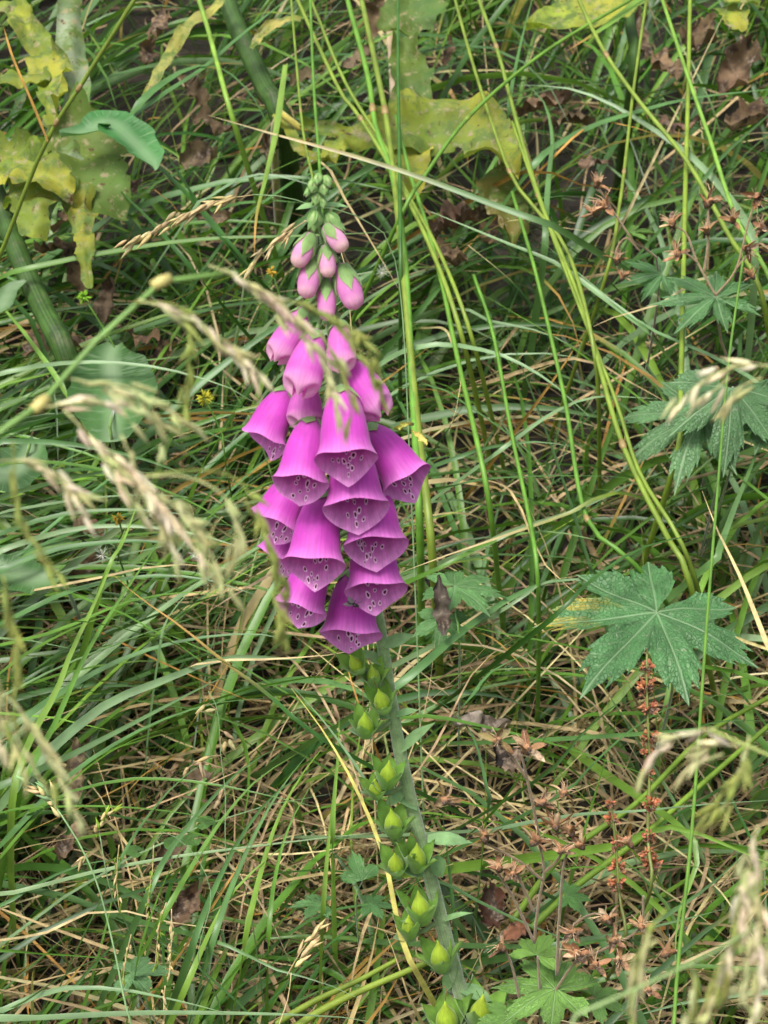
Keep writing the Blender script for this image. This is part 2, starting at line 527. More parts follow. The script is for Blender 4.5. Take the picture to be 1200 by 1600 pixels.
blades('short_grass', 14000, REG, (.08, .26), (35, 88), (10, 100), (.0022, .0050), [C_MID, C_DARK, C_BLUE, C_LIGHT, C_STRAW], [5, 4, 3, 2, .8],
       M_GRASS, 'short green grass blades filling the bank beneath the long grass', 'grass', azim=lean_right, clump=14, margin=.02, tip=(C_OCHRE, .15), keep=thin_right(.9, .35))
blades('long_grass', 10500, REG, (.22, .50), (44, 86), (55, 130), (.0036, .0088), [C_BLUE, C_MID, C_DARK, C_PALE, C_LIGHT, C_STRAW], [4, 6, 3, 1.5, 2, .5],
       M_GRASS, 'long arching green meadow grass covering the bank', 'grass', azim=lean_right, clump=26, seg=10, margin=.03, tip=(C_OCHRE, .12), keep=thin_right(.62, .52))
blades('matted_grass', 1300, (-.62, -.10, .06, .46), (.32, .58), (40, 66), (45, 85), (.0042, .0080), [C_BLUE, C_MID, C_PALE, C_LIGHT], [4, 3, 3, 1.2],
       M_GRASS, 'dense matted grass all leaning over to the right beside the foxglove', 'grass', azim=lean_matted, clump=30, seg=12, margin=.0, twist=.25, tip=(C_OCHRE, .08), keep=matted_only)
blades('dead_grass', 2400, (-.7, .8, -.4, .55), (.10, .36), (8, 62), (-20, 90), (.0013, .0034), [C_STRAW, C_TAN, C_OCHRE, C_STRAW * .7, C_YELG * 1.2], [4, 3, 1, 3, 1.2],
       M_DRY, 'dead straw-coloured grass standing and leaning among the green blades of the lower bank', 'dead grass', margin=.035, lift=.03)
blades('thatch', 1500, (-.25, .6, -.3, .42), (.08, .30), (2, 50), (-20, 80), (.0013, .0036), [C_STRAW, C_TAN, C_OCHRE, C_STRAW * .7], [4, 3, .8, 3],
       M_DRY, 'tan dead thatch showing through the grass around the dried geranium', 'dead grass', margin=.035, lift=.05)
blades('fine_grass', 3600, REG, (.15, .42), (40, 88), (20, 110), (.0012, .0022), [C_MID, C_YELG, C_DARK, C_STRAW], [4, 2, 3, 3],
       M_GRASS, 'hair-thin grass stems tangled among the wider blades', 'grass', seg=8, margin=.02, keep=thin_back(1, .6))

# ------------------------------------------------------------------ the foxglove
FX_STEM = [(493, 285), (497, 320), (503, 360), (509, 420), (512, 480), (520, 540), (530, 620), (545, 720), (562, 820), (580, 910), (592, 970),
           (601, 1030), (612, 1100), (626, 1180), (645, 1265), (666, 1345), (690, 1440), (714, 1530), (736, 1605), (762, 1720)]
def fx(px, py, fwd=0.0):          # a place on the plane the foxglove stands in, fwd metres towards the photographer
    return at(px, py, fox_d(py) - fwd)
stem_pts = [fx(*p) for p in FX_STEM]
last = stem_pts[-1]; prev = stem_pts[-2]
foot_xy = last[:2] + (last - prev)[:2] * .9
foot = np.array([foot_xy[0], foot_xy[1], ground_z(foot_xy[0], foot_xy[1]) - .01])
stem_pts.append(foot)
fox = thing('foxglove', (foot[0], foot[1], foot[2] + .01), 'tall foxglove with a spike of spotted magenta bells and green seed capsules', 'foxglove')
P = spline(stem_pts, 90)
tt = np.linspace(0, 1, 90)
rad = np.interp(tt, [0, .05, .2, .45, .7, 1], [.0010, .0016, .0024, .0034, .0043, .0052])
rad = rad * (1 + .04 * np.sin(tt * 190))
c_top = srgb(120, 158, 92); c_low = srgb(138, 152, 118)
mb = MB(); tube(mb, P, rad, np.array([c_top * (1 - t) + c_low * t for t in tt]), 14)
mb.build('stem', M_STEM, fox, P[-1])
# fine pale down on the stem
mb = MB()
hv, hf = [], []
Tn = frames(P)
for k in range(5200):
    i = random.randrange(4, 86); p = P[i] + (P[i + 1] - P[i]) * random.random()
    q = nrm(np.cross(Tn[i], RNG.normal(0, 1, 3))); s = np.cross(q, Tn[i])
    b = p + q * rad[i] * .97; L = random.uniform(.0006, .0015)
    o = len(hv)
    hv += [b + s * .00005, b - s * .00005, b + q * L + Tn[i] * random.uniform(-.0004, .0004)]
    hf.append((o, o + 1, o + 2))
mb.add(hv, hf, srgb(205, 210, 195))
tag(mb.build('stem_hair', M_CALYX, fox, P[-1]), kind='stuff')

PROF_T = [0, .05, .13, .28, .5, .72, .88, 1.0]
PROF_R = [.20, .34, .47, .64, .79, .88, .94, 1.0]
C_MAG = srgb(208, 80, 196); C_MAGD = srgb(186, 54, 174); C_RIM = srgb(228, 148, 220); C_NECK = srgb(205, 110, 190)
C_INS = srgb(190, 62, 166); C_LIP = srgb(226, 158, 218)
def sepal_ring(parent, p, axis, L, w, col, spread=.55, curl=-.25, tipc=None, twist=0.0, cup=.35, nsep=5):
    axis = nrm(axis); a = nrm(np.cross(axis, (.3, .9, .2))); b = np.cross(axis, a)
    for k in range(nsep):
        g = twist + 2 * math.pi * k / nsep + random.uniform(-.12, .12)
        out = a * math.cos(g) + b * math.sin(g)
        d = nrm(axis * math.cos(spread) + out * math.sin(spread))
        m = MB()
        leaflet(m, p + out * w * .25, d, -out, L * random.uniform(.9, 1.1), w * random.uniform(.9, 1.1), jitter(col, .12), jitter(tipc if tipc is not None else col, .1), curl=curl, cup=cup, n=8)
        m.build('sepal', M_CALYX, parent, p)

def bell(base, rim, half, phi=28, fwd=0.0, kind='open', roll=0.0, lipdir=0.0, Lscale=1.0, hue=1.0, pink=0.0, spots=True, sep=True, e_mult=1.0):
    """one flower: base = where it leaves the stalk, rim = middle of the upper edge of its mouth, half = half the mouth's width (photo px)"""
    d0 = fox_d(base[1]); mp_ = mpp(d0)
    p0 = fx(base[0], base[1], fwd)
    dirx, diry = rim[0] - base[0], -(rim[1] - base[1])
    pl = math.hypot(dirx, diry); pd = RT * (dirx / pl) + UP * (diry / pl)
    ph = math.radians(phi)
    axis = pd * math.cos(ph) + TC * math.sin(ph)
    dors = TC * math.cos(ph) - pd * math.sin(ph)
    side = np.cross(axis, dors)
    if roll:
        dors, side = dors * math.cos(roll) + side * math.sin(roll), side * math.cos(roll) - dors * math.sin(roll)
    R = half * mp_ / (1.09 if kind == 'open' else 1.0); flat = .86
    eV, eD = R * .70 * e_mult, R * .20
    L = ((pl * mp_) + R * flat * math.sin(ph)) / math.cos(ph) - eD
    L *= Lscale
    NU, NV = 56, 30
    ph1, ph2 = random.uniform(0, 6), random.uniform(0, 6)
    def surf(th, t, inner=0.0):
        s = math.cos(th); sn = math.sin(th)      # th = 0 on the lower (spotted) side
        if kind == 'open':
            r = np.interp(t, PROF_T, PROF_R)
            f = max(0, (t - .80) / .20) ** 2
            r *= 1 + f * (.16 * sn * sn + (.06 if s < 0 else .02) * s * s)
            ext = (eV * (.85 * (1 - abs(sn)) + .15 * s) if s > 0 else eD * -s) * max(0, (t - .55) / .45) ** 1.5
            r *= 1 + .016 * f * math.sin(5 * th + ph1)
            ext += .0007 * f * math.sin(4 * th + ph2)
        elif kind == 'shut':       # tube still folded shut at its mouth
            r = np.interp(t, [0, .06, .2, .42, .65, .82, .93, 1], [.22, .42, .62, .84, .97, 1.0, .92, .34])
            r *= 1 + .16 * max(0, (t - .75) / .25) * math.cos(3 * th)
            ext = -R * .30 * max(0, t - .8) / .2 * math.cos(3 * th)
        else:                      # small bud
            r = np.interp(t, [0, .1, .3, .5, .7, .86, .95, 1], [.45, .68, .90, 1.0, .97, .84, .6, .12])
            ext = 0
        r = r * R - inner
        tl = t * L + ext
        bend = .07 * L * math.sin(math.pi * min(1, t)) * (1 if kind == 'open' else .6)
        return p0 + axis * tl + dors * bend + (-dors) * (s * flat * r) + side * (sn * r)
    verts, cols, uv, faces = [], [], [], []
    for j in range(NV + 1):
        t = j / NV
        t = t if kind != 'open' else 1 - (1 - t) ** 1.25
        for i in range(NU):
            th = 2 * math.pi * i / NU
            verts.append(surf(th, t)); uv.append((i / NU * 2 if i <= NU / 2 else 2 - i / NU * 2, t))
            s = math.cos(th)
            c = C_NECK * (1 - min(1, t / .35)) + C_MAG * min(1, t / .35)
            st = .5 + .5 * math.cos(5 * th)
            c = c * (1 - .28 * st * (t < .95)) + C_MAGD * (.28 * st * (t < .95))
            if kind == 'open':
                k = max(0, (t - .72) / .28) ** 2.2 * .75
                c = c * (1 - k) + C_RIM * k
                k2 = .45 * max(0, s) * max(0, 1 - t * .9)
                c = c * (1 - k2) + srgb(225, 165, 215) * k2
            elif kind == 'shut':
                k = max(0, (t - .72) / .28) ** 1.3 * .8
                c = c * (1 - k) + srgb(232, 185, 215) * k
            if pink:
                c = c * (1 - pink) + srgb(228, 172, 204) * pink
                kk = max(0, (t - .7) / .3) * pink
                c = c * (1 - kk) + srgb(235, 215, 190) * kk
            cols.append(np.clip(c * hue, 0, 1))
    for j in range(NV):
        for i in range(NU):
            i2 = (i + 1) % NU
            faces.append((j * NU + i, j * NU + i2, (j + 1) * NU + i2, (j + 1) * NU + i))
    m = MB(); m.add(verts, faces, cols, 0, uv)
    if kind == 'open':
        vi, ci, fi = [], [], []
        for j in range(NV + 1):
            t = 1 - (1 - j / NV) ** 1.25
            for i in range(NU):
                th = 2 * math.pi * i / NU
                vi.append(surf(th, t, .00035 * (1 - max(0, (t - .9) / .1)))); s = math.cos(th)
                k = max(0, (t - .68) / .32) ** 1.3
                c = C_INS * (1 - k) + C_LIP * k
                if s < 0: c = C_INS * (1 - k * .5) + C_RIM * k * .5
                ci.append(c * hue)
        for j in range(NV):
            for i in range(NU):
                i2 = (i + 1) % NU
                fi.append((j * NU + i2, j * NU + i, (j + 1) * NU + i, (j + 1) * NU + i2))
        m.add(vi, fi, ci, 1, uv)
    ob = m.build('flower_bell' if kind != 'bud' else 'flower_bud', [M_PETAL, M_INNER], fox, p0)
    if kind == 'open' and spots:
        ms = MB(); placed = []
        tries = 0
        while len(placed) < 21 and tries < 500:
            tries += 1
            th = random.gauss(0, .36); t = random.uniform(.50, .97)
            if abs(th) > .95 * (1 - .55 * max(0, (t - .7) / .3)): continue
            u_ = th * R * .9; v_ = t * L
            rr = random.uniform(.00085, .00140) * (1 - .2 * (t > .88))
            if any(math.hypot(u_ - a, v_ - b) < (rr + q) * .82 for a, b, q in placed): continue
            placed.append((u_, v_, rr))
            K = 12; vs, cs, fs = [], [], []
            el = random.uniform(.8, 1.15); irr = random.uniform(0, 6)
            rings = [(0, (.10, .006, .05), .00050), (.34, (.10, .006, .05), .00050), (.52, (.14, .012, .075), .0005), (.60, (.76, .52, .71), .00052), (.86, (.74, .48, .69), .00052), (1.0, tuple(C_INS * .9 + C_LIP * .1), .00040)]
            for ri, (q, c, off) in enumerate(rings):
                for k in range(K if ri else 1):
                    g = 2 * math.pi * k / K
                    wob = 1 + .14 * math.sin(2 * g + irr) + .08 * math.sin(3 * g + irr * 2)
                    du, dv = math.cos(g) * rr * q * wob, math.sin(g) * rr * q * el * wob
                    vs.append(surf(th + du / (R * .9), t + dv / L, off)); cs.append(c)
            for k in range(K):
                fs.append((0, 1 + (k + 1) % K, 1 + k))
            for ri in range(1, len(rings) - 1):
                a = 1 + (ri - 1) * K; b = a + K
                for k in range(K):
                    k2 = (k + 1) % K
                    fs.append((a + k, a + k2, b + k2, b + k))
            ms.add(vs, fs, cs)
        ms.build('throat_spots', M_SPOT, ob, p0)
    # calyx, and the short stalk to the stem
    if sep:
        tmax = {'bud': .66, 'shut': .26, 'open': .24}[kind]
        for k in range(5):
            g0 = 2 * math.pi * k / 5 + random.uniform(-.15, .15) + math.pi
            tm = tmax * random.uniform(.85, 1.15); lift = -.0004 - .0002 * (k % 3)
            m = MB(); vs, cs, fs, uv = [], [], [], []
            cA, cB = jitter(srgb(112, 150, 88), .12), jitter(srgb(140, 172, 105), .1)
            for j in range(8):
                t = j / 7; hw = .62 * math.sin(math.pi * min(1, .22 + t * .78)) ** .8 * (1 - t ** 4) + .015
                for q in (-1, -.5, 0, .5, 1):
                    vs.append(surf(g0 + q * hw, .02 + t * tm, lift - (.0011 * t * t if kind != 'bud' else .0003 * t))); cs.append(cA * (1 - t) + cB * t); uv.append((q * .5 + .5, t))
                if j:
                    for q in range(4):
                        A = 5 * (j - 1) + q; fs.append((A, A + 1, A + 6, A + 5))
            m.add(vs, fs, cs, 0, uv); m.build('sepal', M_CALYX, ob, p0)
    i = int(np.argmin(np.linalg.norm(P - (p0 + np.array([0, 0, .004])), axis=1)))
    mk = MB(); sp_ = P[i]
    mid = (sp_ + p0) / 2 + np.array([0, 0, .002])
    q = spline([sp_, mid, p0 + axis * .001], 6)
    tube(mk, q, .0011 if kind != 'bud' else .0008, srgb(125, 155, 95), 7)
    mk.build('pedicel', M_CALYX, ob, sp_)
    return ob

B = bell
# open bells: base, middle of upper rim, half width
B((458, 603), (414, 686), 40, phi=8, fwd=.004, roll=.75)                           # far left, upper
B((487, 652), (473, 744), 41, phi=26, fwd=.026, roll=.10)
B((534, 604), (541, 704), 45, phi=27, fwd=.034)
B((573, 664), (632, 746), 41, phi=20, fwd=.006, roll=-.30)
B((548, 684), (556, 779), 48, phi=28, fwd=.024)
B((474, 738), (432, 814), 43, phi=12, fwd=.006, roll=.45)
B((504, 768), (494, 868), 46, phi=26, fwd=.020, roll=.12)
B((577, 742), (586, 838), 47, phi=28, fwd=.013, roll=-.05)
B((472, 806), (438, 872), 42, phi=8, fwd=-.008, roll=.5)
B((506, 854), (471, 945), 41, phi=18, fwd=.004, roll=.25)
B((576, 815), (586, 909), 46, phi=26, fwd=.006, roll=-.10)
B((553, 890), (548, 984), 47, phi=18, fwd=-.004, e_mult=.8)
# not yet open
B((480, 596), (476, 664), 28, phi=16, fwd=.010, kind='shut', pink=.20)
B((541, 556), (592, 644), 31, phi=18, fwd=.014, kind='shut', roll=.3, pink=.05)
B((495, 516), (470, 610), 30, phi=20, fwd=.018, kind='shut', pink=.18)
B((477, 481), (433, 562), 24, phi=12, fwd=.006, kind='shut', pink=.25)
B((530, 500), (535, 574), 23, phi=20, fwd=.016, kind='shut', pink=.28)
# buds
for b in [((510, 434), (511, 502), 15, .55), ((532, 414), (557, 484), 19, .50), ((490, 400), (478, 467), 17, .65), ((510, 384), (513, 434), 13.5, .90),
          ((488, 366), (463, 418), 15.5, .85), ((509, 352), (539, 393), 14.5, .97)]:
    B(b[0], b[1], b[2], phi=14, fwd=.008, kind='bud', pink=b[3], spots=False)
for base, tip, r in [((494, 330), (489, 363), 13), ((512, 334), (534, 366), 13), ((490, 280), (487, 302), 9), ((503, 286), (509, 306), 9), ((497, 302), (492, 322), 9), ((508, 276), (516, 294), 8), ((497, 272), (496, 290), 8), ((501, 308), (508, 326), 8), ((485, 292), (478, 308), 6)]:
    p = fx(*base, .006); q = fx(*tip, .009); ax = nrm(q - p); L = np.linalg.norm(q - p)
    m = MB(); spindle(m, p, ax, L, r * mpp(.95) * .8, srgb(140, 172, 100), srgb(192, 198, 150), sides=10, prof=(.5, .85, 1, .9, .65, .1))
    ob = m.build('flower_bud', M_CALYX, fox, p)
    sepal_ring(ob, p - ax * .0006, ax, L * 1.1, r * mpp(.95) * .95, srgb(126, 164, 96), spread=.6, curl=.75, cup=.5)
# bracts on the spike and the stalk
def bract(p, q, w, col=srgb(128, 165, 110), curl=-.3, nh=None):
    p = fx(*p, .003); q = fx(q[0], q[1], .004 if len(q) < 3 else q[2])
    m = MB(); d = q - p
    leaflet(m, p, d, nh if nh is not None else nrm(np.array([0, -.35, .9]) + RNG.normal(0, .15, 3)), np.linalg.norm(d) * 1.04, w * mpp(1.0), jitter(col), jitter(col * 1.05), curl=curl, cup=.3, n=9)
    m.build('bract', M_CALYX, fox, p)
for p, q, w in [((493, 322), (462, 323), 8), ((500, 322), (545, 317), 8), ((494, 292), (484, 277), 5), ((498, 284), (501, 270), 5), ((500, 305), (516, 296), 6),
                ((505, 420), (528, 400), 6), ((497, 500), (478, 492), 7), ((516, 545), (540, 520), 7), ((600, 1008), (646, 990), 11), ((619, 1118), (652, 1106), 8),
                ((628, 1172), (672, 1126), 12), ((630, 1240), (600, 1255), 14), ((652, 1262), (610, 1233), 14), ((668, 1312), (738, 1310), 14), ((676, 1340), (695, 1372), 16),
                ((690, 1440), (735, 1420), 9), ((712, 1500), (690, 1560), 12), ((585, 950), (568, 985), 9), ((720, 1545), (775, 1560), 16), ((604, 1040), (560, 1012), 12), ((610, 1120), (575, 1110), 12)]:
    bract(p, q, w)
# seed capsules on the lower stalk
def capsule(p, tip, size, green=1.0, fwd=.010):
    d = fox_d(p[1]); b = fx(p[0], p[1], fwd); q = fx(tip[0], tip[1], fwd + .004)
    ax = nrm(q - b + RNG.normal(0, .0012, 3)); L = size * mpp(d) * 1.22; Rc = L * .36
    u = nrm(np.cross(ax, (.2, .95, .1))); w = np.cross(ax, u)
    m = MB()
    c1, c2 = srgb(134, 164, 50), srgb(168, 192, 56)
    spindle(m, b, ax, L * 1.02, L * .28, jitter(c1 * green, .08), jitter(c2 * green, .08), sides=14, prof=(.45, .85, 1, .98, .86, .64, .38, .16, .03))
    ob = m.build('seed_capsule', M_CALYX, fox, b)
    m = MB()
    tube(m, spline([b + ax * L * 1.02, b + ax * L * 1.25 + RNG.normal(0, .0014, 3), b + ax * L * 1.5 + RNG.normal(0, .0035, 3)], 5), .00022, srgb(150, 110, 60), 5)
    m.build('withered_style', M_CALYX, ob, b + ax * L)
    tw = random.uniform(0, 6)
    for k in range(5):
        g0 = tw + 2 * math.pi * k / 5 + random.uniform(-.1, .1); Ls = L * random.uniform(.80, 1.1); fl = random.uniform(.2, 1.1)
        m = MB(); vs, cs, fs, uv = [], [], [], []
        cA, cB = jitter(srgb(106, 150, 56), .1), jitter(srgb(132, 172, 78), .1)
        for j in range(9):
            t = j / 8; hw = .74 * math.sin(math.pi * min(1, .26 + t * .74)) ** .75 * (1 - t ** 5) + .012
            for qq in (-1, -.5, 0, .5, 1):
                g = g0 + qq * hw
                r = Rc * (.60 + 1.05 * t * (1 - .42 * t) + fl * t * t * (1 - .35 * qq * qq)) + .0002 * (k % 3)
                vs.append(b - ax * L * .05 + ax * Ls * t + (u * math.cos(g) + w * math.sin(g)) * r); cs.append(cA * (1 - t) + cB * t); uv.append((qq * .5 + .5, t))
            if j:
                for qq in range(4):
                    A = 5 * (j - 1) + qq; fs.append((A, A + 1, A + 6, A + 5))
        m.add(vs, fs, cs, 0, uv); m.build('sepal', M_CALYX, ob, b)
    i = int(np.argmin(np.linalg.norm(P - b, axis=1)))
    m = MB(); tube(m, spline([P[i], (P[i] + b) / 2 - np.array([0, 0, .002]), b + ax * .001], 5), .0014, srgb(130, 155, 100), 7)
    m.build('pedicel', M_CALYX, ob, P[i])
for p, tip, s in [((562, 1048), (552, 1022), 34), ((585, 1068), (578, 1040), 32), ((600, 1108), (588, 1080), 38), ((572, 1146), (562, 1112), 38), ((606, 1226), (600, 1186), 40), ((588, 1243), (586, 1208), 32),
                  ((617, 1302), (612, 1258), 42), ((652, 1356), (652, 1316), 42), ((620, 1362), (615, 1326), 38), ((660, 1438), (652, 1392), 46), ((640, 1462), (636, 1425), 36), ((690, 1512), (684, 1468), 44),
                  ((700, 1610), (694, 1568), 52), ((748, 1602), (756, 1556), 54)]:
    capsule(p, tip, s)
    bract((p[0] + 6, p[1] + 4), (p[0] - 30 + random.uniform(-8, 8), p[1] + 2 + random.uniform(-8, 12), .016), 15, srgb(122, 158, 104), curl=.4)

# the fly resting on the lowest bell
fp = fx(551, 944, .0365)
fly = thing('fly', fp, 'tiny dark fly resting on the lowest magenta bell', 'fly')
fa = nrm(RT * .8 - UP * .35); fb = nrm(np.cross(fa, TC)); fn = nrm(TC + UP * .4)
m = MB()
spindle(m, fp - fa * .0032, fa, .0036, .0011, (.012, .010, .012), sides=10, prof=(.15, .7, 1, 1, .8, .5))
spindle(m, fp + fa * .0002, fa, .0022, .0010, (.02, .018, .02), sides=10, prof=(.5, .9, 1, .9, .5))
spindle(m, fp + fa * .0021, fa, .0012, .0008, (.03, .012, .012), sides=10, prof=(.5, .95, 1, .8, .4))
m.build('body', M_FLY, fly, fp)
for s in (-1, 1):
    m = MB(); leaflet(m, fp + fn * .0009 + fb * s * .0004, -fa + fb * s * .45, fn, .0046, .0011, (.10, .09, .09), (.16, .15, .15), n=6, cup=.05)
    m.build('wing', M_FLY, fly, fp)
    for k in (-1, 0, 1):
        m = MB(); o = fp + fa * (.0008 * k + .0006)
        tube(m, [o, o + fb * s * .0016 + fn * .0010 + fa * k * .0008, o + fb * s * .0030 - fn * .0012 + fa * k * .0018], [.00016, .00012, .00008], (.012, .01, .01), 5)
        m.build('leg', M_FLY, fly, o)
# ------------------------------------------------------------------ grass blades and stalks one can tell apart
def to_ground(p, back, reach=.16):
    """continue a blade from its lowest seen point on into the grass, down to where it roots"""
    d = nrm(FW * .9 + nrm(back) * .55)
    q = np.array(p, float)
    for k in range(160):
        if q[2] < float(ground_z(q[0], q[1])): break
        q = q + d * .004
    return [q, p * .5 + q * .5 + nrm(back) * .01]

def hero_pts(pts, dd, root):
    W = []
    for k, p in enumerate(pts):
        d = p[2] if len(p) > 2 else can(p[1]) + dd
        W.append(at(p[0], p[1], d))
    if root:
        back = nrm(W[0] - W[1])
        if back[2] > -.1: back = nrm(back + np.array([0, 0, -.6]))
        W = to_ground(W[0], back) + W
    return np.array(W)

def hero_blade(pts, wpx, col, label, group, dd=-.03, root=True, tipc=None, mat=None, roll=None, n=26, name='grass_strand', cat='grass', fold=.3):
    """pts from root to tip"""
    Wp = hero_pts(pts, dd, root); Pn = spline(Wp, n)
    t = np.linspace(0, 1, n)
    hw = wpx * .62 * mpp(can(pts[len(pts) // 2][1]) + dd)
    w = hw * np.minimum(1, .7 + 1.2 * t) * np.clip(1 - t ** 3.2, .04, 1)
    c = np.tile(jitter(col, .1), (n, 1))
    if tipc is not None:
        k = np.clip((t - .68) / .2, 0, 1)[:, None]; c = c * (1 - k) + np.asarray(tipc) * k
    hint = nrm(UP * .55 + TC * .75 + RNG.normal(0, .35, 3))
    rl = (random.uniform(-.35, .35) if roll is None else roll) + RNG.normal(0, .5) * t
    mb = MB(); ribbon(mb, Pn, w, hint, c, fold, rl)
    # give every blade its own place along the streak pattern
    o = random.uniform(0, 40); mb.uv = [(u + o, v + o) for u, v in mb.uv]
    if group:                       # say how this one looks
        cn = {id(C_PALE): 'pale grey-green', id(C_BLUE): 'blue-green', id(C_MID): 'mid-green', id(C_DARK): 'dark green', id(C_LIGHT): 'bright green', id(C_STRAW): 'straw-coloured', id(C_OCHRE): 'ochre', id(C_TAN): 'tan'}.get(id(col), 'green')
        size = ('wide' if wpx >= 12 else 'narrow' if wpx < 10 else 'medium') if mat is None else ('stout' if wpx >= 7 else 'thin')
        label = size + ' ' + cn + ' ' + label
    return tag(mb.build(name, mat or M_GRASS, None, Pn[0]), label, cat, group)

G_TUS = 'long blades of the matted grass left of the foxglove'
L_TUS = 'grass blade leaning right in the matted grass left of the foxglove'
for pts, w, c in [
    ([(-30, 1105), (4, 1087), (104, 1037), (233, 987), (333, 958), (420, 945)], 16, C_PALE), ([(60, 1190), (83, 1167), (167, 1100), (258, 1062), (346, 1029), (417, 1027), (500, 1035)], 16, C_PALE),
    ([(-20, 1235), (104, 1183), (233, 1117), (313, 1075), (367, 1050)], 13, C_BLUE), ([(0, 777), (112, 747), (190, 735), (280, 745)], 12, C_PALE),
    ([(-10, 805), (26, 796), (150, 777), (262, 774), (375, 789)], 12, C_PALE), ([(-20, 842), (0, 834), (94, 804), (206, 796), (300, 805)], 13, C_BLUE), ([(-10, 896), (11, 886), (94, 856), (225, 845), (330, 862)], 13, C_BLUE),
    ([(-20, 700), (60, 690), (150, 700), (240, 722), (330, 760)], 10, C_BLUE), ([(30, 960), (120, 920), (230, 900), (320, 905), (400, 930)], 11, C_BLUE),
    ([(-10, 1010), (90, 985), (200, 940), (300, 925), (380, 935)], 11, C_MID), ([(0, 1150), (90, 1085), (190, 1030), (290, 1000), (390, 990), (450, 1000)], 11, C_BLUE),
    ([(-10, 1060), (60, 1010), (160, 965), (260, 955)], 10, C_MID), ([(20, 1300), (110, 1210), (220, 1140), (330, 1100), (430, 1090)], 11, C_BLUE),
    ([(-20, 735), (80, 722), (190, 742), (300, 785), (380, 835)], 9, C_MID), ([(-20, 590), (90, 568), (187, 567), (270, 579), (356, 605), (394, 627)], 9, C_PALE),
    ([(0, 1340), (90, 1240), (180, 1170), (280, 1130)], 11, C_MID), ([(-20, 870), (60, 840), (150, 822), (260, 826), (350, 846), (400, 870)], 10, C_PALE)]:
    hero_blade(pts, w, c, L_TUS, G_TUS)
G_STEEP = 'steep blades below the matted grass'
for pts, w, c in [
    ([(20, 1242), (54, 1142), (87, 1083), (112, 1017), (146, 946), (187, 850), (200, 815)], 11, C_LIGHT), ([(37, 1225), (83, 1137), (121, 1050), (154, 987), (200, 917), (246, 850), (265, 815)], 9, C_MID),
    ([(165, 897), (191, 849), (210, 800), (222, 770)], 10, C_LIGHT), ([(311, 740), (330, 706), (360, 654), (392, 605)], 10, C_LIGHT), ([(250, 1010), (267, 958), (333, 883), (390, 800)], 8, C_PALE)]:
    hero_blade(pts, w, c, 'grass blade standing up across the matted grass left of the foxglove', G_STEEP, dd=-.06)
G_LOW = 'rank blades in the tussock at the foot of the bank'
for pts, w, c in [
    ([(287, 1550), (325, 1462), (362, 1396), (417, 1342), (450, 1317)], 13, C_LIGHT), ([(383, 1467), (396, 1408), (417, 1329), (442, 1262), (479, 1200), (520, 1150)], 13, C_LIGHT),
    ([(330, 1480), (360, 1390), (400, 1300), (440, 1230), (480, 1180)], 11, C_BLUE), ([(300, 1480), (330, 1400), (375, 1310), (430, 1240), (500, 1195)], 11, C_BLUE),
    ([(250, 1440), (290, 1370), (340, 1290), (400, 1220), (460, 1180)], 11, C_MID), ([(230, 1400), (265, 1330), (320, 1260), (380, 1200), (440, 1165)], 11, C_BLUE),
    ([(215, 1500), (240, 1420), (270, 1350), (320, 1270)], 10, C_MID), ([(520, 1320), (522, 1250), (528, 1180), (530, 1120)], 11, C_LIGHT), ([(505, 1420), (512, 1330), (520, 1250), (524, 1200)], 10, C_LIGHT),
    ([(180, 1360), (220, 1290), (280, 1220), (350, 1170)], 11, C_BLUE), ([(420, 1460), (430, 1370), (452, 1290), (490, 1220)], 9, C_MID)]:
    hero_blade(pts, w, c, 'grass blade rising in the tussock below the foxglove bells', G_LOW, dd=-.05)
G_FLAT = 'blades sprawling flat across the lower bank'
for pts, w, c in [
    ([(-10, 1398), (125, 1367), (250, 1342), (375, 1325), (500, 1310), (620, 1297)], 8, C_PALE), ([(-10, 1272), (104, 1260), (208, 1262), (312, 1275), (390, 1300)], 7, C_MID),
    ([(60, 1262), (100, 1240), (187, 1219), (258, 1217), (354, 1229), (500, 1262)], 9, C_MID), ([(-20, 1582), (83, 1546), (187, 1546), (292, 1567), (360, 1585)], 13, C_PALE),
    ([(-20, 1592), (60, 1590), (250, 1582), (500, 1587), (580, 1597)], 15, C_PALE), ([(325, 1467), (375, 1487), (437, 1517), (500, 1533), (560, 1560)], 9, C_BLUE), ([(-10, 1590), (104, 1521), (167, 1492), (233, 1475), (300, 1470)], 9, C_PALE),
    ([(-20, 1485), (60, 1490), (150, 1496), (230, 1510)], 7, C_MID), ([(-10, 1420), (60, 1380), (130, 1350), (210, 1340)], 9, C_BLUE)]:
    hero_blade(pts, w, c, 'grass blade sprawling flat over the short grass left of the foxglove stalk', G_FLAT, dd=-.05)
hero_blade([(-40, 975), (104, 969), (200, 983), (292, 1012), (375, 1046), (437, 1092), (500, 1158), (540, 1215)], 10, C_MID, 'single green blade arching down to the right across the matted grass', None, dd=-.08)
hero_blade([(500, 1152), (417, 1083), (354, 1037), (283, 979), (217, 933), (175, 896)], 8, C_DARK, 'dark green blade with yellow tip slanting across the matted grass', None, dd=-.07, tipc=C_OCHRE)
G_TOPL = 'dark blades slanting before the withered leaves'
for pts, w, c in [([(380, 410), (300, 311), (232, 244), (180, 184)], 13, C_DARK), ([(400, 430), (319, 330), (262, 244), (212, 172)], 13, C_DARK), ([(300, 420), (240, 350), (190, 300), (160, 262)], 9, C_DARK)]:
    hero_blade(pts, w, c, 'stiff blade slanting down to the right below the broad green leaf', G_TOPL)
hero_blade([(190, 196), (214, 176), (262, 142), (319, 105), (375, 56), (446, 0), (470, -30)], 11, C_BLUE, 'straight blue-green blade slanting up behind the yellowed strap leaf', None)
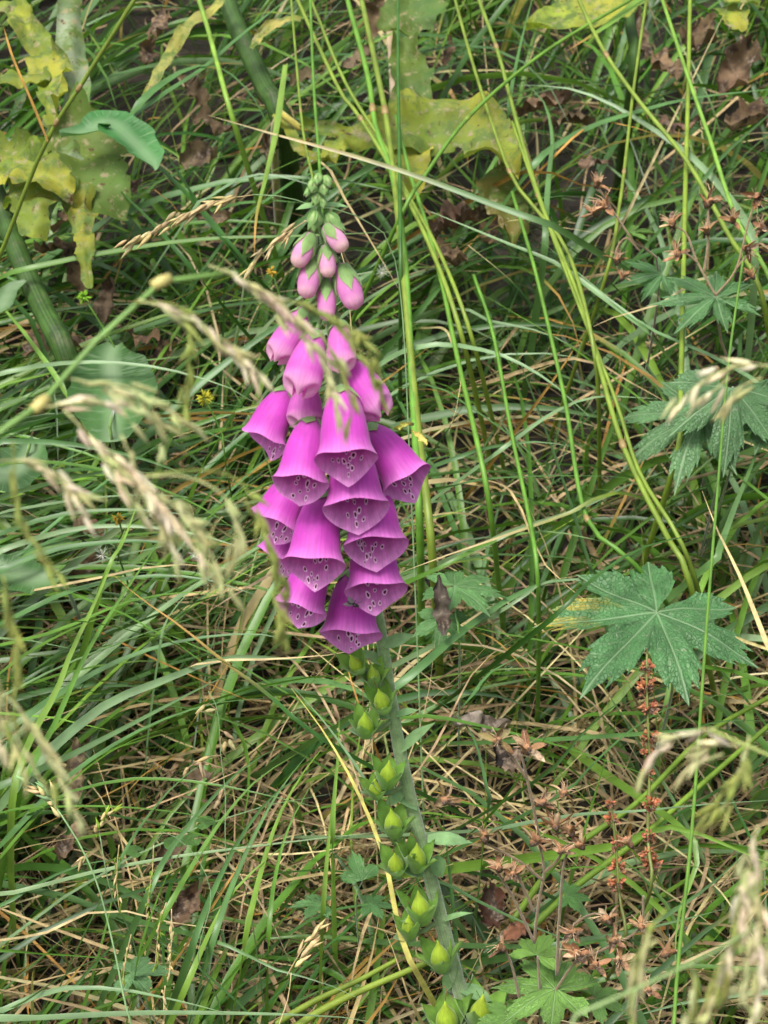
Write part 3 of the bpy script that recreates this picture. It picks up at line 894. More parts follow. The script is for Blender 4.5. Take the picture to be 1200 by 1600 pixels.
hero_blade([(199, 187), (262, 124), (319, 101), (356, 112), (394, 150), (420, 199)], 12, C_BLUE, 'grass blade bent over in a hoop beside the thick dark stem', None)
hero_blade([(446, 100), (431, 206), (416, 274), (401, 337), (397, 400)], 11, C_LIGHT, 'hanging green blade with a yellow withered tip above the straw spikes', None, dd=-.1, root=False, tipc=C_OCHRE * 1.1)
hero_blade([(300, 330), (322, 311), (375, 279), (412, 272), (450, 278), (520, 300)], 8, C_PALE, 'slim pale blade bowed over beside the foxglove tip', None)
hero_blade([(20, 424), (56, 416), (150, 397), (262, 379), (356, 371), (450, 369), (620, 362)], 9, C_MID, 'long level green blade passing behind the foxglove buds', None, dd=-.04)
hero_blade([(860, 350), (809, 334), (719, 300), (625, 266), (512, 232), (437, 212), (325, 180)], 10, C_BLUE, 'long blue-green blade with straw tip slanting across above the foxglove tip', None, dd=-.10, tipc=C_STRAW)
hero_blade([(795, 180), (797, 150), (812, 75), (831, 0), (838, -30)], 9, C_BLUE, 'narrow blue-green blade standing left of the spotted yellow leaf', None)
G_R = 'arching blades on the bank right of the foxglove'
L_R = 'grass blade arching over the bank right of the foxglove'
for pts, w, c in [
    ([(1180, 400), (1163, 343), (1100, 263), (1033, 210), (950, 160), (883, 137), (807, 133)], 11, C_PALE), ([(830, 262), (850, 240), (917, 200), (1000, 173), (1083, 153), (1200, 140), (1230, 138)], 10, C_BLUE),
    ([(852, 380), (852, 350), (858, 267), (863, 217), (850, 160), (813, 123)], 10, C_BLUE), ([(1083, 300), (1133, 240), (1197, 183), (1230, 150)], 8, C_BLUE), ([(1010, 515), (987, 497), (933, 457), (867, 410), (800, 383), (720, 350), (662, 326)], 10, C_PALE),
    ([(1220, 795), (1200, 780), (1100, 700), (1000, 623), (900, 547), (800, 487), (740, 452)], 9, C_MID), ([(780, 705), (800, 690), (867, 643), (933, 620), (1027, 623)], 8, C_PALE), ([(770, 845), (800, 830), (900, 797), (983, 757), (1037, 737)], 10, C_PALE),
    ([(700, 760), (760, 748), (883, 743), (987, 747), (1030, 760)], 10, C_BLUE), ([(1110, 880), (1120, 867), (1150, 787), (1180, 713), (1200, 660)], 12, C_BLUE), ([(700, 560), (640, 545), (760, 548), (850, 590), (920, 650)][1:], 10, C_PALE),
    ([(613, 1077), (717, 990), (800, 933), (867, 907), (927, 907), (990, 925)], 13, C_BLUE), ([(640, 1090), (717, 1110), (767, 1050), (850, 1010)][1:], 9, C_BLUE), ([(763, 1260), (763, 1243), (743, 1160), (717, 1120), (683, 1093)], 9, C_BLUE),
    ([(700, 720), (760, 700), (840, 690), (900, 700)], 9, C_BLUE), ([(660, 600), (740, 640), (820, 700), (880, 770)], 9, C_BLUE), ([(790, 950), (850, 910), (917, 907), (960, 920)], 8, C_PALE), ([(680, 890), (760, 850), (850, 830), (960, 850)], 8, C_MID),
    ([(1210, 620), (1120, 560), (1010, 510), (920, 440), (850, 380)], 10, C_PALE), ([(700, 480), (760, 500), (850, 520), (930, 560)], 9, C_PALE), ([(660, 480), (720, 420), (790, 400), (880, 420)], 9, C_BLUE)]:
    hero_blade(pts, w, c, L_R, G_R, dd=-.04)
G_RL = 'blades lying across the bank under the large geranium leaf'
L_RL = 'grass blade lying across the lower bank right of the foxglove stalk'
for pts, w, c in [
    ([(1220, 1075), (1150, 1050), (1067, 1037), (950, 1020), (843, 1000), (750, 983), (667, 960)], 10, C_MID), ([(640, 1120), (733, 1130), (867, 1163), (1000, 1207), (1060, 1230)], 11, C_MID), ([(780, 1296), (800, 1290), (900, 1273), (1000, 1267), (1100, 1257), (1210, 1250)], 10, C_PALE),
    ([(873, 1243), (933, 1187), (1000, 1130), (1083, 1093), (1210, 1078)], 10, C_BLUE), ([(847, 1213), (900, 1157), (950, 1110), (1000, 1077)], 10, C_BLUE), ([(1060, 1142), (1100, 1132), (1150, 1125), (1220, 1128)], 8, C_BLUE),
    ([(880, 1358), (920, 1355), (1033, 1355), (1210, 1352)], 7, C_MID), ([(850, 1480), (873, 1473), (967, 1460), (1067, 1437), (1133, 1420)], 13, C_BLUE), ([(1010, 1450), (1030, 1437), (1083, 1403), (1133, 1363), (1170, 1325)], 11, C_BLUE),
    ([(680, 1375), (760, 1415), (850, 1455), (950, 1490)], 10, C_BLUE), ([(670, 1405), (700, 1480), (735, 1530), (765, 1590)], 10, C_BLUE), ([(1060, 1290), (1090, 1340), (1060, 1430), (1055, 1500)], 16, C_LIGHT), ([(700, 1200), (760, 1280), (820, 1200), (880, 1110)][1:], 9, C_MID)]:
    hero_blade(pts, w, c, L_RL, G_RL, dd=-.045)
hero_blade([(960, 1322), (987, 1310), (1040, 1292), (1100, 1305), (1163, 1333), (1230, 1360)], 16, C_LIGHT * 1.1, 'broad light green blade bowed over beside the red dock spike', None, dd=-.07)
hero_blade([(870, 960), (900, 927), (987, 863), (1083, 837), (1183, 840), (1230, 850)], 8, C_DARK, 'dark narrow blade arching just above the large geranium leaf', None, dd=-.09)
hero_blade([(1040, -30), (1000, 0), (940, 45), (885, 80)], 11, C_LIGHT, 'green blade with a yellow tip crossing the spotted yellow leaf', None, dd=-.06, tipc=C_OCHRE * 1.2, root=False)
hero_blade([(960, 770), (893, 800), (800, 833), (700, 867), (620, 897)], 8, C_YELG, 'yellow-green blade with tan tip reaching down to the right-hand bells', None, dd=-.05, tipc=C_STRAW)

G_STRAW = 'loose straw stems caught in the grass'
L_STRAW = 'dry stem caught among the green blades'
for pts, w, c in [
    ([(90, 915), (167, 900), (250, 883), (333, 885), (408, 904)], 6, C_STRAW), ([(863, 247), (927, 193), (983, 197), (1033, 213)], 6, C_OCHRE), ([(800, 343), (883, 357), (960, 367)], 6, C_STRAW),
    ([(823, 267), (900, 287), (1000, 300), (1050, 313)], 8, C_OCHRE), ([(973, 347), (1000, 293), (1050, 190), (1090, 107), (1137, 10)], 5, C_STRAW), ([(502, 252), (539, 311), (587, 390), (625, 455)], 7, C_STRAW),
    ([(300, 1040), (417, 1030), (500, 1025), (560, 1015)], 6, C_STRAW), ([(640, 1180), (668, 1090), (680, 1000)], 4, C_STRAW), ([(560, 1100), (545, 1050), (530, 1020)], 6, C_OCHRE), ([(690, 1080), (760, 1010), (830, 950)], 5, C_STRAW),
    ([(670, 1180), (740, 1050), (800, 1000)], 5, C_TAN), ([(60, 1460), (160, 1420), (260, 1440), (400, 1460)], 5, C_STRAW), ([(430, 1590), (470, 1470), (500, 1380)], 7, C_STRAW), ([(330, 1420), (390, 1320), (420, 1250)], 5, C_OCHRE),
    ([(720, 380), (800, 440), (900, 470)], 5, C_STRAW), ([(1000, 430), (1060, 520), (1120, 560)], 5, C_TAN), ([(900, 560), (990, 600), (1060, 640)], 6, C_STRAW), ([(860, 600), (900, 540), (925, 500)], 5, C_OCHRE), ([(640, 1560), (620, 1500), (600, 1450)], 7, C_STRAW),
    ([(230, 300), (260, 310), (285, 340)], 5, C_OCHRE), ([(800, 770), (850, 880), (930, 950)], 6, C_STRAW), ([(700, 520), (720, 600), (700, 680)], 5, C_STRAW)]:
    hero_blade(pts, w, c, L_STRAW, G_STRAW, dd=-.035, mat=M_DRY, name='straw', cat='straw', n=18)
hero_blade([(1230, 1100), (1193, 993), (1153, 893), (1123, 833), (1097, 767)], 10, C_STRAW, 'thick tan straw stalk with a broken tip right of the large geranium leaf', None, dd=-.12, mat=M_DRY, name='straw', cat='straw', fold=.8)
hero_blade([(1120, 430), (1030, 475), (967, 493), (927, 510)], 10, C_PALE, 'grass blade with a broad tan withered tip below the upper geranium leaf', None, dd=-.06, tipc=C_STRAW)
hero_blade([(640, 1500), (625, 1460), (600, 1340), (560, 1240), (510, 1150), (455, 1075)], 8, C_STRAW * np.array([1.05, 1.1, .6]), 'yellow straw stem leaning beside the foxglove stalk', None, dd=-.09, mat=M_DRY, name='straw', cat='straw')
hero_blade([(610, 1290), (590, 1250), (545, 1180), (500, 1120), (450, 1065)], 8, C_PALE, 'grey-green blade lying parallel to the yellow straw stem', None, dd=-.085)

# round stalks with joints
def culm(pts, wpx, col, label, group=None, dd=-.03, nodes=(), root=True, top=.75, name='grass_culm', nodecol=None, cat='grass'):
    """pts from root to top"""
    Wp = hero_pts(pts, dd, root); n = 40; Pn = spline(Wp, n); t = np.linspace(0, 1, n)
    r = wpx * .43 * mpp(can(pts[len(pts) // 2][1]) + dd) * np.interp(t, [0, 1], [1.05, top])
    base = Pn[0]
    th = thing(name, base, label, cat, group)
    mb = MB()
    cc = jitter(col, .08)
    k = (.5 + .5 * np.sin(t * random.uniform(5, 9) + random.uniform(0, 6)))[:, None]
    cols = cc * (1 - .3 * k) + cc * np.array([1.25, 1.15, .8]) * .3 * k
    tube(mb, Pn, r, cols, 8)
    mb.build('stalk', M_CULM, th, base)
    T = frames(Pn)
    for (nx_, ny_) in nodes:
        px, py, _ = project(Pn)
        i = int(np.argmin((px - nx_) ** 2 + (py - ny_) ** 2)); i = max(1, min(n - 2, i))
        m = MB(); q = [Pn[i] + T[i] * s * r[i] * 2.2 for s in (-1, -.5, 0, .5, 1)]
        tube(m, q, r[i] * np.array([1.02, 1.25, 1.38, 1.2, 1.02]), nodecol if nodecol is not None else np.array([.26, .19, .07]), 8)
        m.build('joint', M_CULM, th, Pn[i])
    return th
YG = C_YELG; 
G_CUL = 'yellow-green grass stalks leaning behind the foxglove'
CUL_LABELS = ['yellow-green stalk slanting down behind the foxglove tip to the thick pair of stalks', 'thin pale stalk running close beside the slanting yellow-green stalk',
              'thick joined stalk standing next to the stiff dark green stalk', 'thickest yellow-green stalk with a dark joint beside the large yellow leaf',
              'shorter plain stalk leaning out right of the thick pair of stalks', 'slim stalk leaning across the right edge of the large yellow leaf',
              'longest stalk with tan joints leaning down to the large geranium leaf', 'thin stalk running alongside the longest leaning stalk',
              'leaning stalk with an elbow joint left of the longest leaning stalk', 'plain stalk rising between the thick pair and the elbowed stalk']
culm([(-60, 520, 1.02), (-20, 440, .98), (0, 400, .96), (70, 225, .92), (135, 120, .9), (210, 0, .88), (240, -50, .87)], 6, YG * 1.15, 'pale yellow stalk with brown joints slanting before the withered leaves', dd=-.05, nodes=[(128, 130), (75, 222)], root=True)
hero_blade([(75, 222, .915), (50, 160, .92), (20, 90, .93), (5, 40, .93)], 5, C_OCHRE, 'thin ochre twig branching from the pale yellow stalk', None, root=False, mat=M_DRY, name='dry_twig', cat='twig')
culm([(545, 640), (520, 480), (495, 310), (480, 240), (470, 175), (455, 0), (452, -40)], 6, YG, 'thin yellow-green stalk rising straight behind the foxglove tip', dd=-.08, nodes=[(469, 172)])
culm([(515, 520), (505, 380), (500, 270), (490, 130), (485, 0), (484, -40)], 7, C_MID * 1.1, 'thin green stalk rising behind the foxglove buds', dd=-.08)
for pts, w, nd in [
    ([(720, 520), (677, 397), (621, 281), (560, 180), (530, 140), (465, 0), (450, -35)], 9, [(560, 185)]), ([(735, 520), (688, 397), (630, 290), (605, 235), (540, 130), (490, 10), (470, -35)], 8, []),
    ([(655, 800), (645, 620), (632, 400), (612, 270), (587, 200), (575, 120), (543, 0), (535, -40)], 13, [(581, 165)]), ([(672, 830), (648, 620), (628, 400), (614, 265), (600, 165), (565, 0), (556, -40)], 14, [(601, 170)]),
    ([(760, 760), (715, 560), (690, 440), (660, 330), (640, 270), (618, 180)], 10, []), ([(930, 560), (890, 400), (840, 330), (797, 270), (745, 120), (711, 0), (700, -40)], 8, [(800, 278)]),
    ([(1075, 900), (1053, 857), (1033, 820), (970, 687), (910, 480), (850, 330), (810, 200), (777, 78), (748, 0), (735, -40)], 10, [(777, 78), (975, 690)]), ([(1070, 860), (1000, 740), (960, 620), (890, 440), (838, 300), (800, 190)], 8, [(838, 300)]),
    ([(990, 880), (917, 810), (883, 627), (850, 480), (830, 400), (800, 300)], 9, [(917, 812)]), ([(840, 900), (825, 800), (800, 680), (770, 520), (740, 430)], 9, [])]:
    culm(pts, w, YG if random.random() < .7 else C_MID * 1.2, CUL_LABELS.pop(0), G_CUL, dd=-.05, nodes=nd)
culm([(626, 420), (624, 250), (622, 100), (622, 0), (622, -40)], 8, C_DARK * 1.1, 'stiff dark green stalk standing straight before the large yellow withered leaf', dd=-.06)
culm([(1190, 460), (1140, 370), (1105, 305), (1065, 240), (1000, 160), (945, 82), (905, 0), (895, -40)], 10, YG, 'yellow-green stalk bent at a joint above the dried geranium heads', dd=-.07, nodes=[(945, 80)])
culm([(950, 420), (968, 320), (975, 270), (990, 140), (1010, 0), (1016, -40)], 7, YG, 'slim upright yellow-green stalk beside the spotted yellow leaf', dd=-.06, nodes=[(978, 274)])
culm([(1060, 700), (1064, 600), (1070, 330), (1075, 150), (1078, 0), (1079, -40)], 10, YG * np.array([1, 1.05, .9]), 'upright yellow-green stalk standing behind the dried geranium heads', dd=-.05)
culm([(1215, 470), (1150, 340), (1110, 220), (1075, 120), (1035, 0), (1022, -40)], 9, C_LIGHT, 'bright green stalk slanting past the upright yellow-green stalk', dd=-.08)
culm([(630, 330), (660, 280), (735, 180), (850, 82), (985, 0), (1040, -35)], 8, C_MID * 1.15, 'green stalk slanting up to the spotted yellow leaf', dd=-.07, nodes=[(735, 180)], nodecol=C_YELG)
culm([(1050, 1640), (1053, 1600), (1060, 1500), (1082, 1287), (1103, 993), (1120, 780), (1137, 580), (1150, 480), (1165, 380)], 7, C_LIGHT * np.array([.62, .70, .7]), 'tall bright green stalk standing before the geranium leaves', dd=-.13)
culm([(362, 180), (341, 105), (326, 49), (311, 0), (300, -40)], 11, C_LIGHT, 'short bright green stalk above the hooped grass blade', dd=-.05)
culm([(800, 1440), (870, 1345), (930, 1300), (1000, 1250), (1100, 1150), (1200, 1090), (1240, 1065)], 12, C_LIGHT * np.array([.75, .75, .5]), 'thick light green fallen stem running under the red dock spike', dd=.012, root=False, name='fallen_stem', cat='stem')
culm([(830, 1450), (900, 1385), (1000, 1310), (1080, 1240), (1200, 1135), (1240, 1105)], 12, C_LIGHT * np.array([.75, .75, .5]), 'second thick light green stem fallen alongside the first', dd=.016, root=False, name='fallen_stem', cat='stem')
culm([(440, 1620), (500, 1580), (560, 1550), (637, 1517), (700, 1490)], 14, C_YELG * 1.15, 'thick yellow fallen stem lying at the foot of the foxglove stalk', dd=-.04, root=False, name='fallen_stem', cat='stem')
culm([(430, 1600), (490, 1565), (560, 1532), (620, 1500)], 12, C_YELG, 'thinner yellow stem lying against the thick fallen one', dd=-.03, root=False, name='fallen_stem', cat='stem')

# ------------------------------------------------------------------ flowering grasses
C_SPK = srgb(216, 204, 174); C_SPK2 = srgb(180, 182, 128); C_OLV = srgb(142, 152, 78)
def strand(th, pts, dens, slen, sr, col, col2, spread=.45, wire=.00035, stalkcol=None, start=.12):
    """one branch of a panicle: a thin wire set with spikelets"""
    W = np.array([at(*p) for p in pts]); n = 16; Pn = spline(W, n); T = frames(Pn)
    mb = MB(); tube(mb, Pn, np.linspace(wire, wire * .6, n), stalkcol if stalkcol is not None else col2, 5)
    br = mb.build('panicle_branch', M_SPIKE, th, Pn[0])
    Ltot = np.linalg.norm(np.diff(Pn, axis=0), axis=1).sum()
    k = max(2, int(Ltot * dens)); ms = MB()
    for j in range(k):
        t = start + (1 - start) * (j + random.random() * .6) / k
        i = min(n - 2, int(t * (n - 1))); p = Pn[i] + (Pn[i + 1] - Pn[i]) * (t * (n - 1) - i)
        d = nrm(T[i] + RNG.normal(0, spread, 3) + np.array([0, 0, -.25]))
        off = RNG.normal(0, sr * .9, 3)
        c = jitter(col if random.random() < .6 else col2, .15)
        L = slen * random.uniform(.75, 1.25)
        spindle(ms, p + off, d, L, sr * random.uniform(.8, 1.2), c * .9, np.clip(c * 1.12, 0, 1), sides=6, prof=(.25, .8, 1, .85, .55, .25, .03))
        if random.random() < .5:
            d2 = nrm(d + RNG.normal(0, .25, 3))
            spindle(ms, p + off + d * L * .25, d2, L * .8, sr * .7, c, np.clip(c * 1.15, 0, 1), sides=6, prof=(.25, .8, 1, .8, .4, .03))
    tag(ms.build('spikelets', M_SPIKE, br, Pn[0]), kind='stuff')
    return br

def panicle(culm_pts, r0, col, label, strands, group=None, name='flowering_grass', nodes=(), foot=None):
    W = [at(*p) for p in culm_pts]
    if foot is not None:                 # follow the stalk out of the picture down to its root
        f = np.array([foot[0], foot[1], float(ground_z(*foot)) - .005])
        W = [f, f * .45 + W[0] * .55 + np.array([0, 0, .05])] + W
    n = 40; Pn = spline(W, n)
    th = thing(name, Pn[0], label, 'grass', group)
    mb = MB(); tube(mb, Pn, np.linspace(r0 * 1.1, r0 * .5, n), col, 8); mb.build('stalk', M_CULM, th, Pn[0])
    T = frames(Pn)
    for q in nodes:
        i = int(np.argmin(np.linalg.norm(Pn - at(*q), axis=1))); i = min(n - 2, max(1, i)); m = MB()
        tube(m, [Pn[i] + T[i] * s * r0 * 2 for s in (-1, 0, 1)], [r0, r0 * 1.25, r0], srgb(190, 180, 110), 8); m.build('joint', M_CULM, th, Pn[i])
    for s in strands:
        strand(th, *s)
    return th

D = .56
ST, LT, OL = C_SPK, C_SPK2, C_OLV
def S(pts, d=D, dens=420, sl=.0078, sr=.00085, a=ST, b=LT, spread=.22):
    return ([(x, y, d + .0003 * i) for i, (x, y) in enumerate(pts)], dens * .8, sl, sr, a, b, spread)
panicle([(-60, 800, .54), (0, 715, .55), (60, 635, .555), (100, 588, .56), (210, 470, .565), (270, 432, .57), (325, 414, .575), (370, 425, .578)], .0015, srgb(118, 156, 78),
        'big drooping grass panicle on an arching stalk in front of the foxglove', [
    S([(325, 414), (360, 428), (410, 455), (455, 490), (490, 540), (520, 600), (540, 650)], .575, 330), S([(350, 420), (390, 445), (430, 462), (450, 480)], .575, 480), S([(400, 445), (450, 500), (505, 560), (520, 610)], .578, 280, a=LT),
    S([(420, 460), (480, 480), (530, 500), (560, 545), (590, 600), (598, 630)], .58, 330, a=OL, b=OL), S([(520, 500), (560, 520), (580, 560), (585, 600)], .58, 330, a=OL, b=OL), S([(500, 520), (530, 570), (545, 620), (550, 650)], .58, 260, a=LT, b=OL),
    S([(215, 468), (290, 492), (330, 520), (370, 545), (410, 590)], .565, 420), S([(300, 500), (340, 535), (385, 575)], .565, 480), S([(210, 472), (280, 480), (296, 540), (292, 600), (288, 640)], .565, 360, a=OL, b=OL),
    S([(100, 590), (150, 600), (195, 612), (235, 650), (265, 690)], .56, 420, a=LT), S([(150, 600), (200, 605), (260, 640), (310, 670)], .56, 330, a=LT), S([(60, 640), (95, 632), (150, 628), (188, 636), (202, 660)], .555, 460),
    S([(100, 640), (150, 690), (200, 725), (250, 790), (300, 850), (325, 900)], .55, 430), S([(150, 690), (205, 745), (250, 780), (290, 800), (320, 850)], .55, 430), S([(190, 680), (215, 740), (240, 790), (270, 870)], .552, 430),
    S([(200, 730), (230, 790), (260, 830)], .552, 480, a=LT), S([(160, 710), (200, 770), (228, 815)], .548, 430), S([(250, 770), (310, 830), (345, 900), (350, 935)], .55, 320, a=LT),
    S([(0, 720), (45, 722), (90, 742), (115, 775), (135, 812)], .55, 420), S([(60, 730), (105, 760), (140, 780)], .55, 420), S([(20, 690), (25, 760), (40, 830), (80, 880), (100, 905)], .55, 300, a=OL, b=OL), S([(215, 745), (300, 735), (365, 745), (398, 785), (412, 830), (428, 880), (438, 940), (440, 990)], .555, 420, a=OL, b=OL) + (.00035, None, .45), S([(215, 745), (290, 745), (350, 775), (370, 830), (356, 870), (352, 905)], .553, 300, a=LT) + (.00035, None, .5)],
        nodes=[(100, 588, .56), (210, 470, .565)], foot=(-.22, -.42))
panicle([(-70, 1180, .50), (-40, 1100, .51), (-15, 1060, .52), (0, 1078, .52)], .0008, srgb(150, 165, 90), 'drooping olive grass panicle hanging low beside the matted grass',
        [S([(0, 1078), (40, 1120), (70, 1170), (100, 1225), (125, 1285)], .52, 380, a=LT), S([(0, 1085), (25, 1150), (55, 1205), (80, 1240)], .52, 330, a=OL), S([(-15, 1060), (5, 900), (18, 960), (25, 1010), (32, 1065)][1:], .52, 380, a=OL, b=OL), S([(-10, 1050), (0, 1120), (2, 1180)], .52, 300)], foot=(-.20, -.46))
panicle([(1290, 640, .60), (1240, 580, .60), (1200, 572, .60)], .0007, srgb(160, 165, 110), 'pale grass panicle nodding in front of the middle geranium leaf', [S([(1215, 572), (1160, 572), (1110, 588), (1075, 615), (1048, 645)], .60, 380), S([(1190, 590), (1150, 610), (1130, 645)], .60, 320, a=LT), S([(1140, 590), (1110, 615), (1090, 625)], .60, 360)], foot=(.26, -.40))
panicle([(1260, 1330, .56), (1215, 1200, .56), (1170, 1145, .56), (1110, 1140, .56)], .0008, srgb(150, 165, 90), 'straw-tipped grass panicle nodding in front of the fallen green stem',
        [S([(1120, 1138), (1075, 1145), (1040, 1165), (1008, 1205)], .56, 480), S([(1160, 1165), (1120, 1165), (1085, 1178)], .56, 440), S([(1130, 1178), (1100, 1190), (1078, 1210)], .56, 440), S([(1170, 1150), (1165, 1190), (1145, 1240), (1105, 1290)], .56, 420, a=OL, b=LT), S([(1165, 1160), (1155, 1210), (1120, 1250), (1095, 1285)], .56, 380, a=OL, b=OL)], foot=(.22, -.42))
panicle([(870, 1640, .50), (907, 1600, .505), (967, 1560, .51), (1033, 1527, .515), (1117, 1487, .52), (1165, 1462, .525), (1210, 1430, .53)], .0009, srgb(140, 165, 105), 'blurred grass stalk slanting up to a heavy drooping seed head',
        [S([(1185, 1290), (1172, 1340), (1165, 1400), (1155, 1470)], .525, 520, a=ST, b=LT), S([(1200, 1330), (1185, 1390), (1190, 1450), (1175, 1530)], .525, 480), S([(1160, 1380), (1150, 1440), (1140, 1500), (1135, 1540)], .525, 480, a=ST, b=OL), S([(1205, 1430), (1195, 1500), (1180, 1570), (1175, 1610)], .525, 460), S([(1170, 1440), (1165, 1500), (1150, 1560)], .525, 420, a=LT),
         S([(1040, 1420), (1020, 1450), (1000, 1490), (990, 1540), (985, 1590)], .515, 420, a=LT, b=OL), S([(1060, 1510), (1030, 1470), (1010, 1480), (1000, 1520)][1:], .515, 380, a=LT), S([(1130, 1490), (1120, 1540), (1108, 1590)], .52, 380, a=OL), S([(1080, 1500), (1085, 1550), (1078, 1600)], .52, 320, a=OL)], foot=(.05, -.50))
# dry spikes in focus near the foxglove tip
panicle([(620, 420, 1.30), (560, 340, 1.28), (480, 320, 1.26), (450, 308, 1.25), (394, 304, 1.25)], .0007, C_PALE, 'straw-coloured spike nodding left of the foxglove tip', [([(400, 304, 1.25), (350, 312, 1.25), (300, 330, 1.25), (250, 355, 1.25), (198, 386, 1.25)], 330, .012, .0014, C_STRAW * 1.1, C_STRAW * .9, .12)], foot=(.03, .24))
panicle([(540, 420, 1.2), (500, 345, 1.2), (475, 345, 1.2)], .0006, C_STRAW, 'short straw spike pointing down beside the pink buds', [([(478, 345, 1.2), (440, 370, 1.2), (412, 395, 1.2), (386, 426, 1.2)], 330, .011, .0011, C_STRAW * 1.1, C_STRAW * .9, .12)], foot=(.0, .16))
panicle([(205, 1600, 1.05), (180, 1490, 1.05), (155, 1390, 1.05), (125, 1320, 1.05), (90, 1265, 1.05)], .0008, C_PALE * 1.3, 'slender pale stalk with a whitish seed head above the sprawling blades', [([(100, 1280, 1.05), (80, 1250, 1.05), (65, 1235, 1.05), (48, 1224, 1.05)], 420, .008, .0012, C_STRAW * 1.3, C_PALE * 1.5, .25), ([(88, 1262, 1.05), (84, 1245, 1.05), (80, 1228, 1.05)], 300, .008, .0012, C_STRAW * 1.3, C_PALE * 1.5, .15)], foot=(-.10, -.03))
panicle([(355, 1345, 1.14), (352, 1240, 1.14), (345, 1180, 1.14), (340, 1110, 1.14), (325, 1080, 1.14)], .0004, C_PALE, 'wiry grass stem with scattered tan spikelets before the matted grass', [([(340, 1110, 1.14), (325, 1100, 1.14), (312, 1112, 1.14)], 150, .008, .0014, C_STRAW, C_TAN, .4), ([(343, 1140, 1.14), (360, 1150, 1.14), (366, 1160, 1.14)], 180, .008, .0014, C_STRAW, C_TAN, .4), ([(346, 1150, 1.14), (344, 1160, 1.14), (350, 1178, 1.14)], 180, .008, .0014, C_STRAW, C_TAN, .4), ([(348, 1200, 1.14), (310, 1190, 1.14), (290, 1205, 1.14)], 140, .008, .0014, C_STRAW, C_TAN, .4), ([(350, 1230, 1.14), (345, 1245, 1.14), (340, 1255, 1.14)], 180, .008, .0014, C_STRAW, C_TAN, .4), ([(345, 1180, 1.14), (315, 1185, 1.14), (318, 1200, 1.14)], 140, .008, .0014, C_STRAW, C_TAN, .4)], foot=(-.07, .12))
panicle([(310, 1500, 1.1), (330, 1400, 1.1), (300, 1330, 1.1), (255, 1300, 1.1), (240, 1320, 1.1)], .0004, C_PALE, 'fine hanging catkin-like spikes over the sprawling blades', [([(240, 1320, 1.1), (238, 1360, 1.1), (232, 1400, 1.1), (228, 1430, 1.1)], 420, .004, .0007, C_YELG * 1.2, C_STRAW, .3), ([(260, 1410, 1.1), (250, 1440, 1.1), (245, 1480, 1.1), (242, 1515, 1.1)], 420, .004, .0007, C_YELG * 1.2, C_STRAW, .3), ([(268, 1420, 1.1), (268, 1460, 1.1), (266, 1500, 1.1), (264, 1530, 1.1)], 420, .004, .0007, C_STRAW, C_STRAW * 1.2, .3), ([(205, 1460, 1.1), (196, 1500, 1.1), (190, 1550, 1.1)], 420, .004, .0007, C_YELG * 1.2, C_STRAW, .3), ([(186, 1320, 1.1), (182, 1370, 1.1), (186, 1420, 1.1)], 420, .004, .0007, C_YELG, C_STRAW, .3), ([(258, 1540, 1.1), (256, 1570, 1.1), (258, 1610, 1.1)], 420, .004, .0007, C_STRAW, C_STRAW * 1.2, .3)], foot=(-.08, .04))
panicle([(175, 1400, 1.12), (155, 1300, 1.12), (140, 1310, 1.12), (150, 1290, 1.12)][:2], .0006, C_PALE, 'small pale feathery spike beside the whitish seed head', [([(150, 1310, 1.12), (155, 1290, 1.12), (165, 1275, 1.12), (178, 1265, 1.12)], 500, .007, .0011, C_STRAW * 1.3, C_YELG * 1.5, .25), ([(140, 1330, 1.12), (132, 1340, 1.12), (124, 1350, 1.12)], 500, .006, .0008, C_STRAW, C_YELG, .25)], foot=(-.13, .07))
panicle([(430, 1640, 1.08), (450, 1560, 1.08), (455, 1520, 1.08)], .0006, C_STRAW, 'whitish twisted dry spike low beside the yellow fallen stems', [([(448, 1525, 1.08), (462, 1500, 1.08), (478, 1475, 1.08), (495, 1450, 1.08)], 420, .010, .0012, C_STRAW * 1.4, C_STRAW, .15)], foot=(-.04, -.02))
# ------------------------------------------------------------------ broad-leaved plants
def wob(p, ph, f):
    return math.sin(p[0] * f + ph) + math.sin(p[1] * f * 1.3 + ph * 2.1) + math.sin(p[2] * f * .9 + ph * .7)

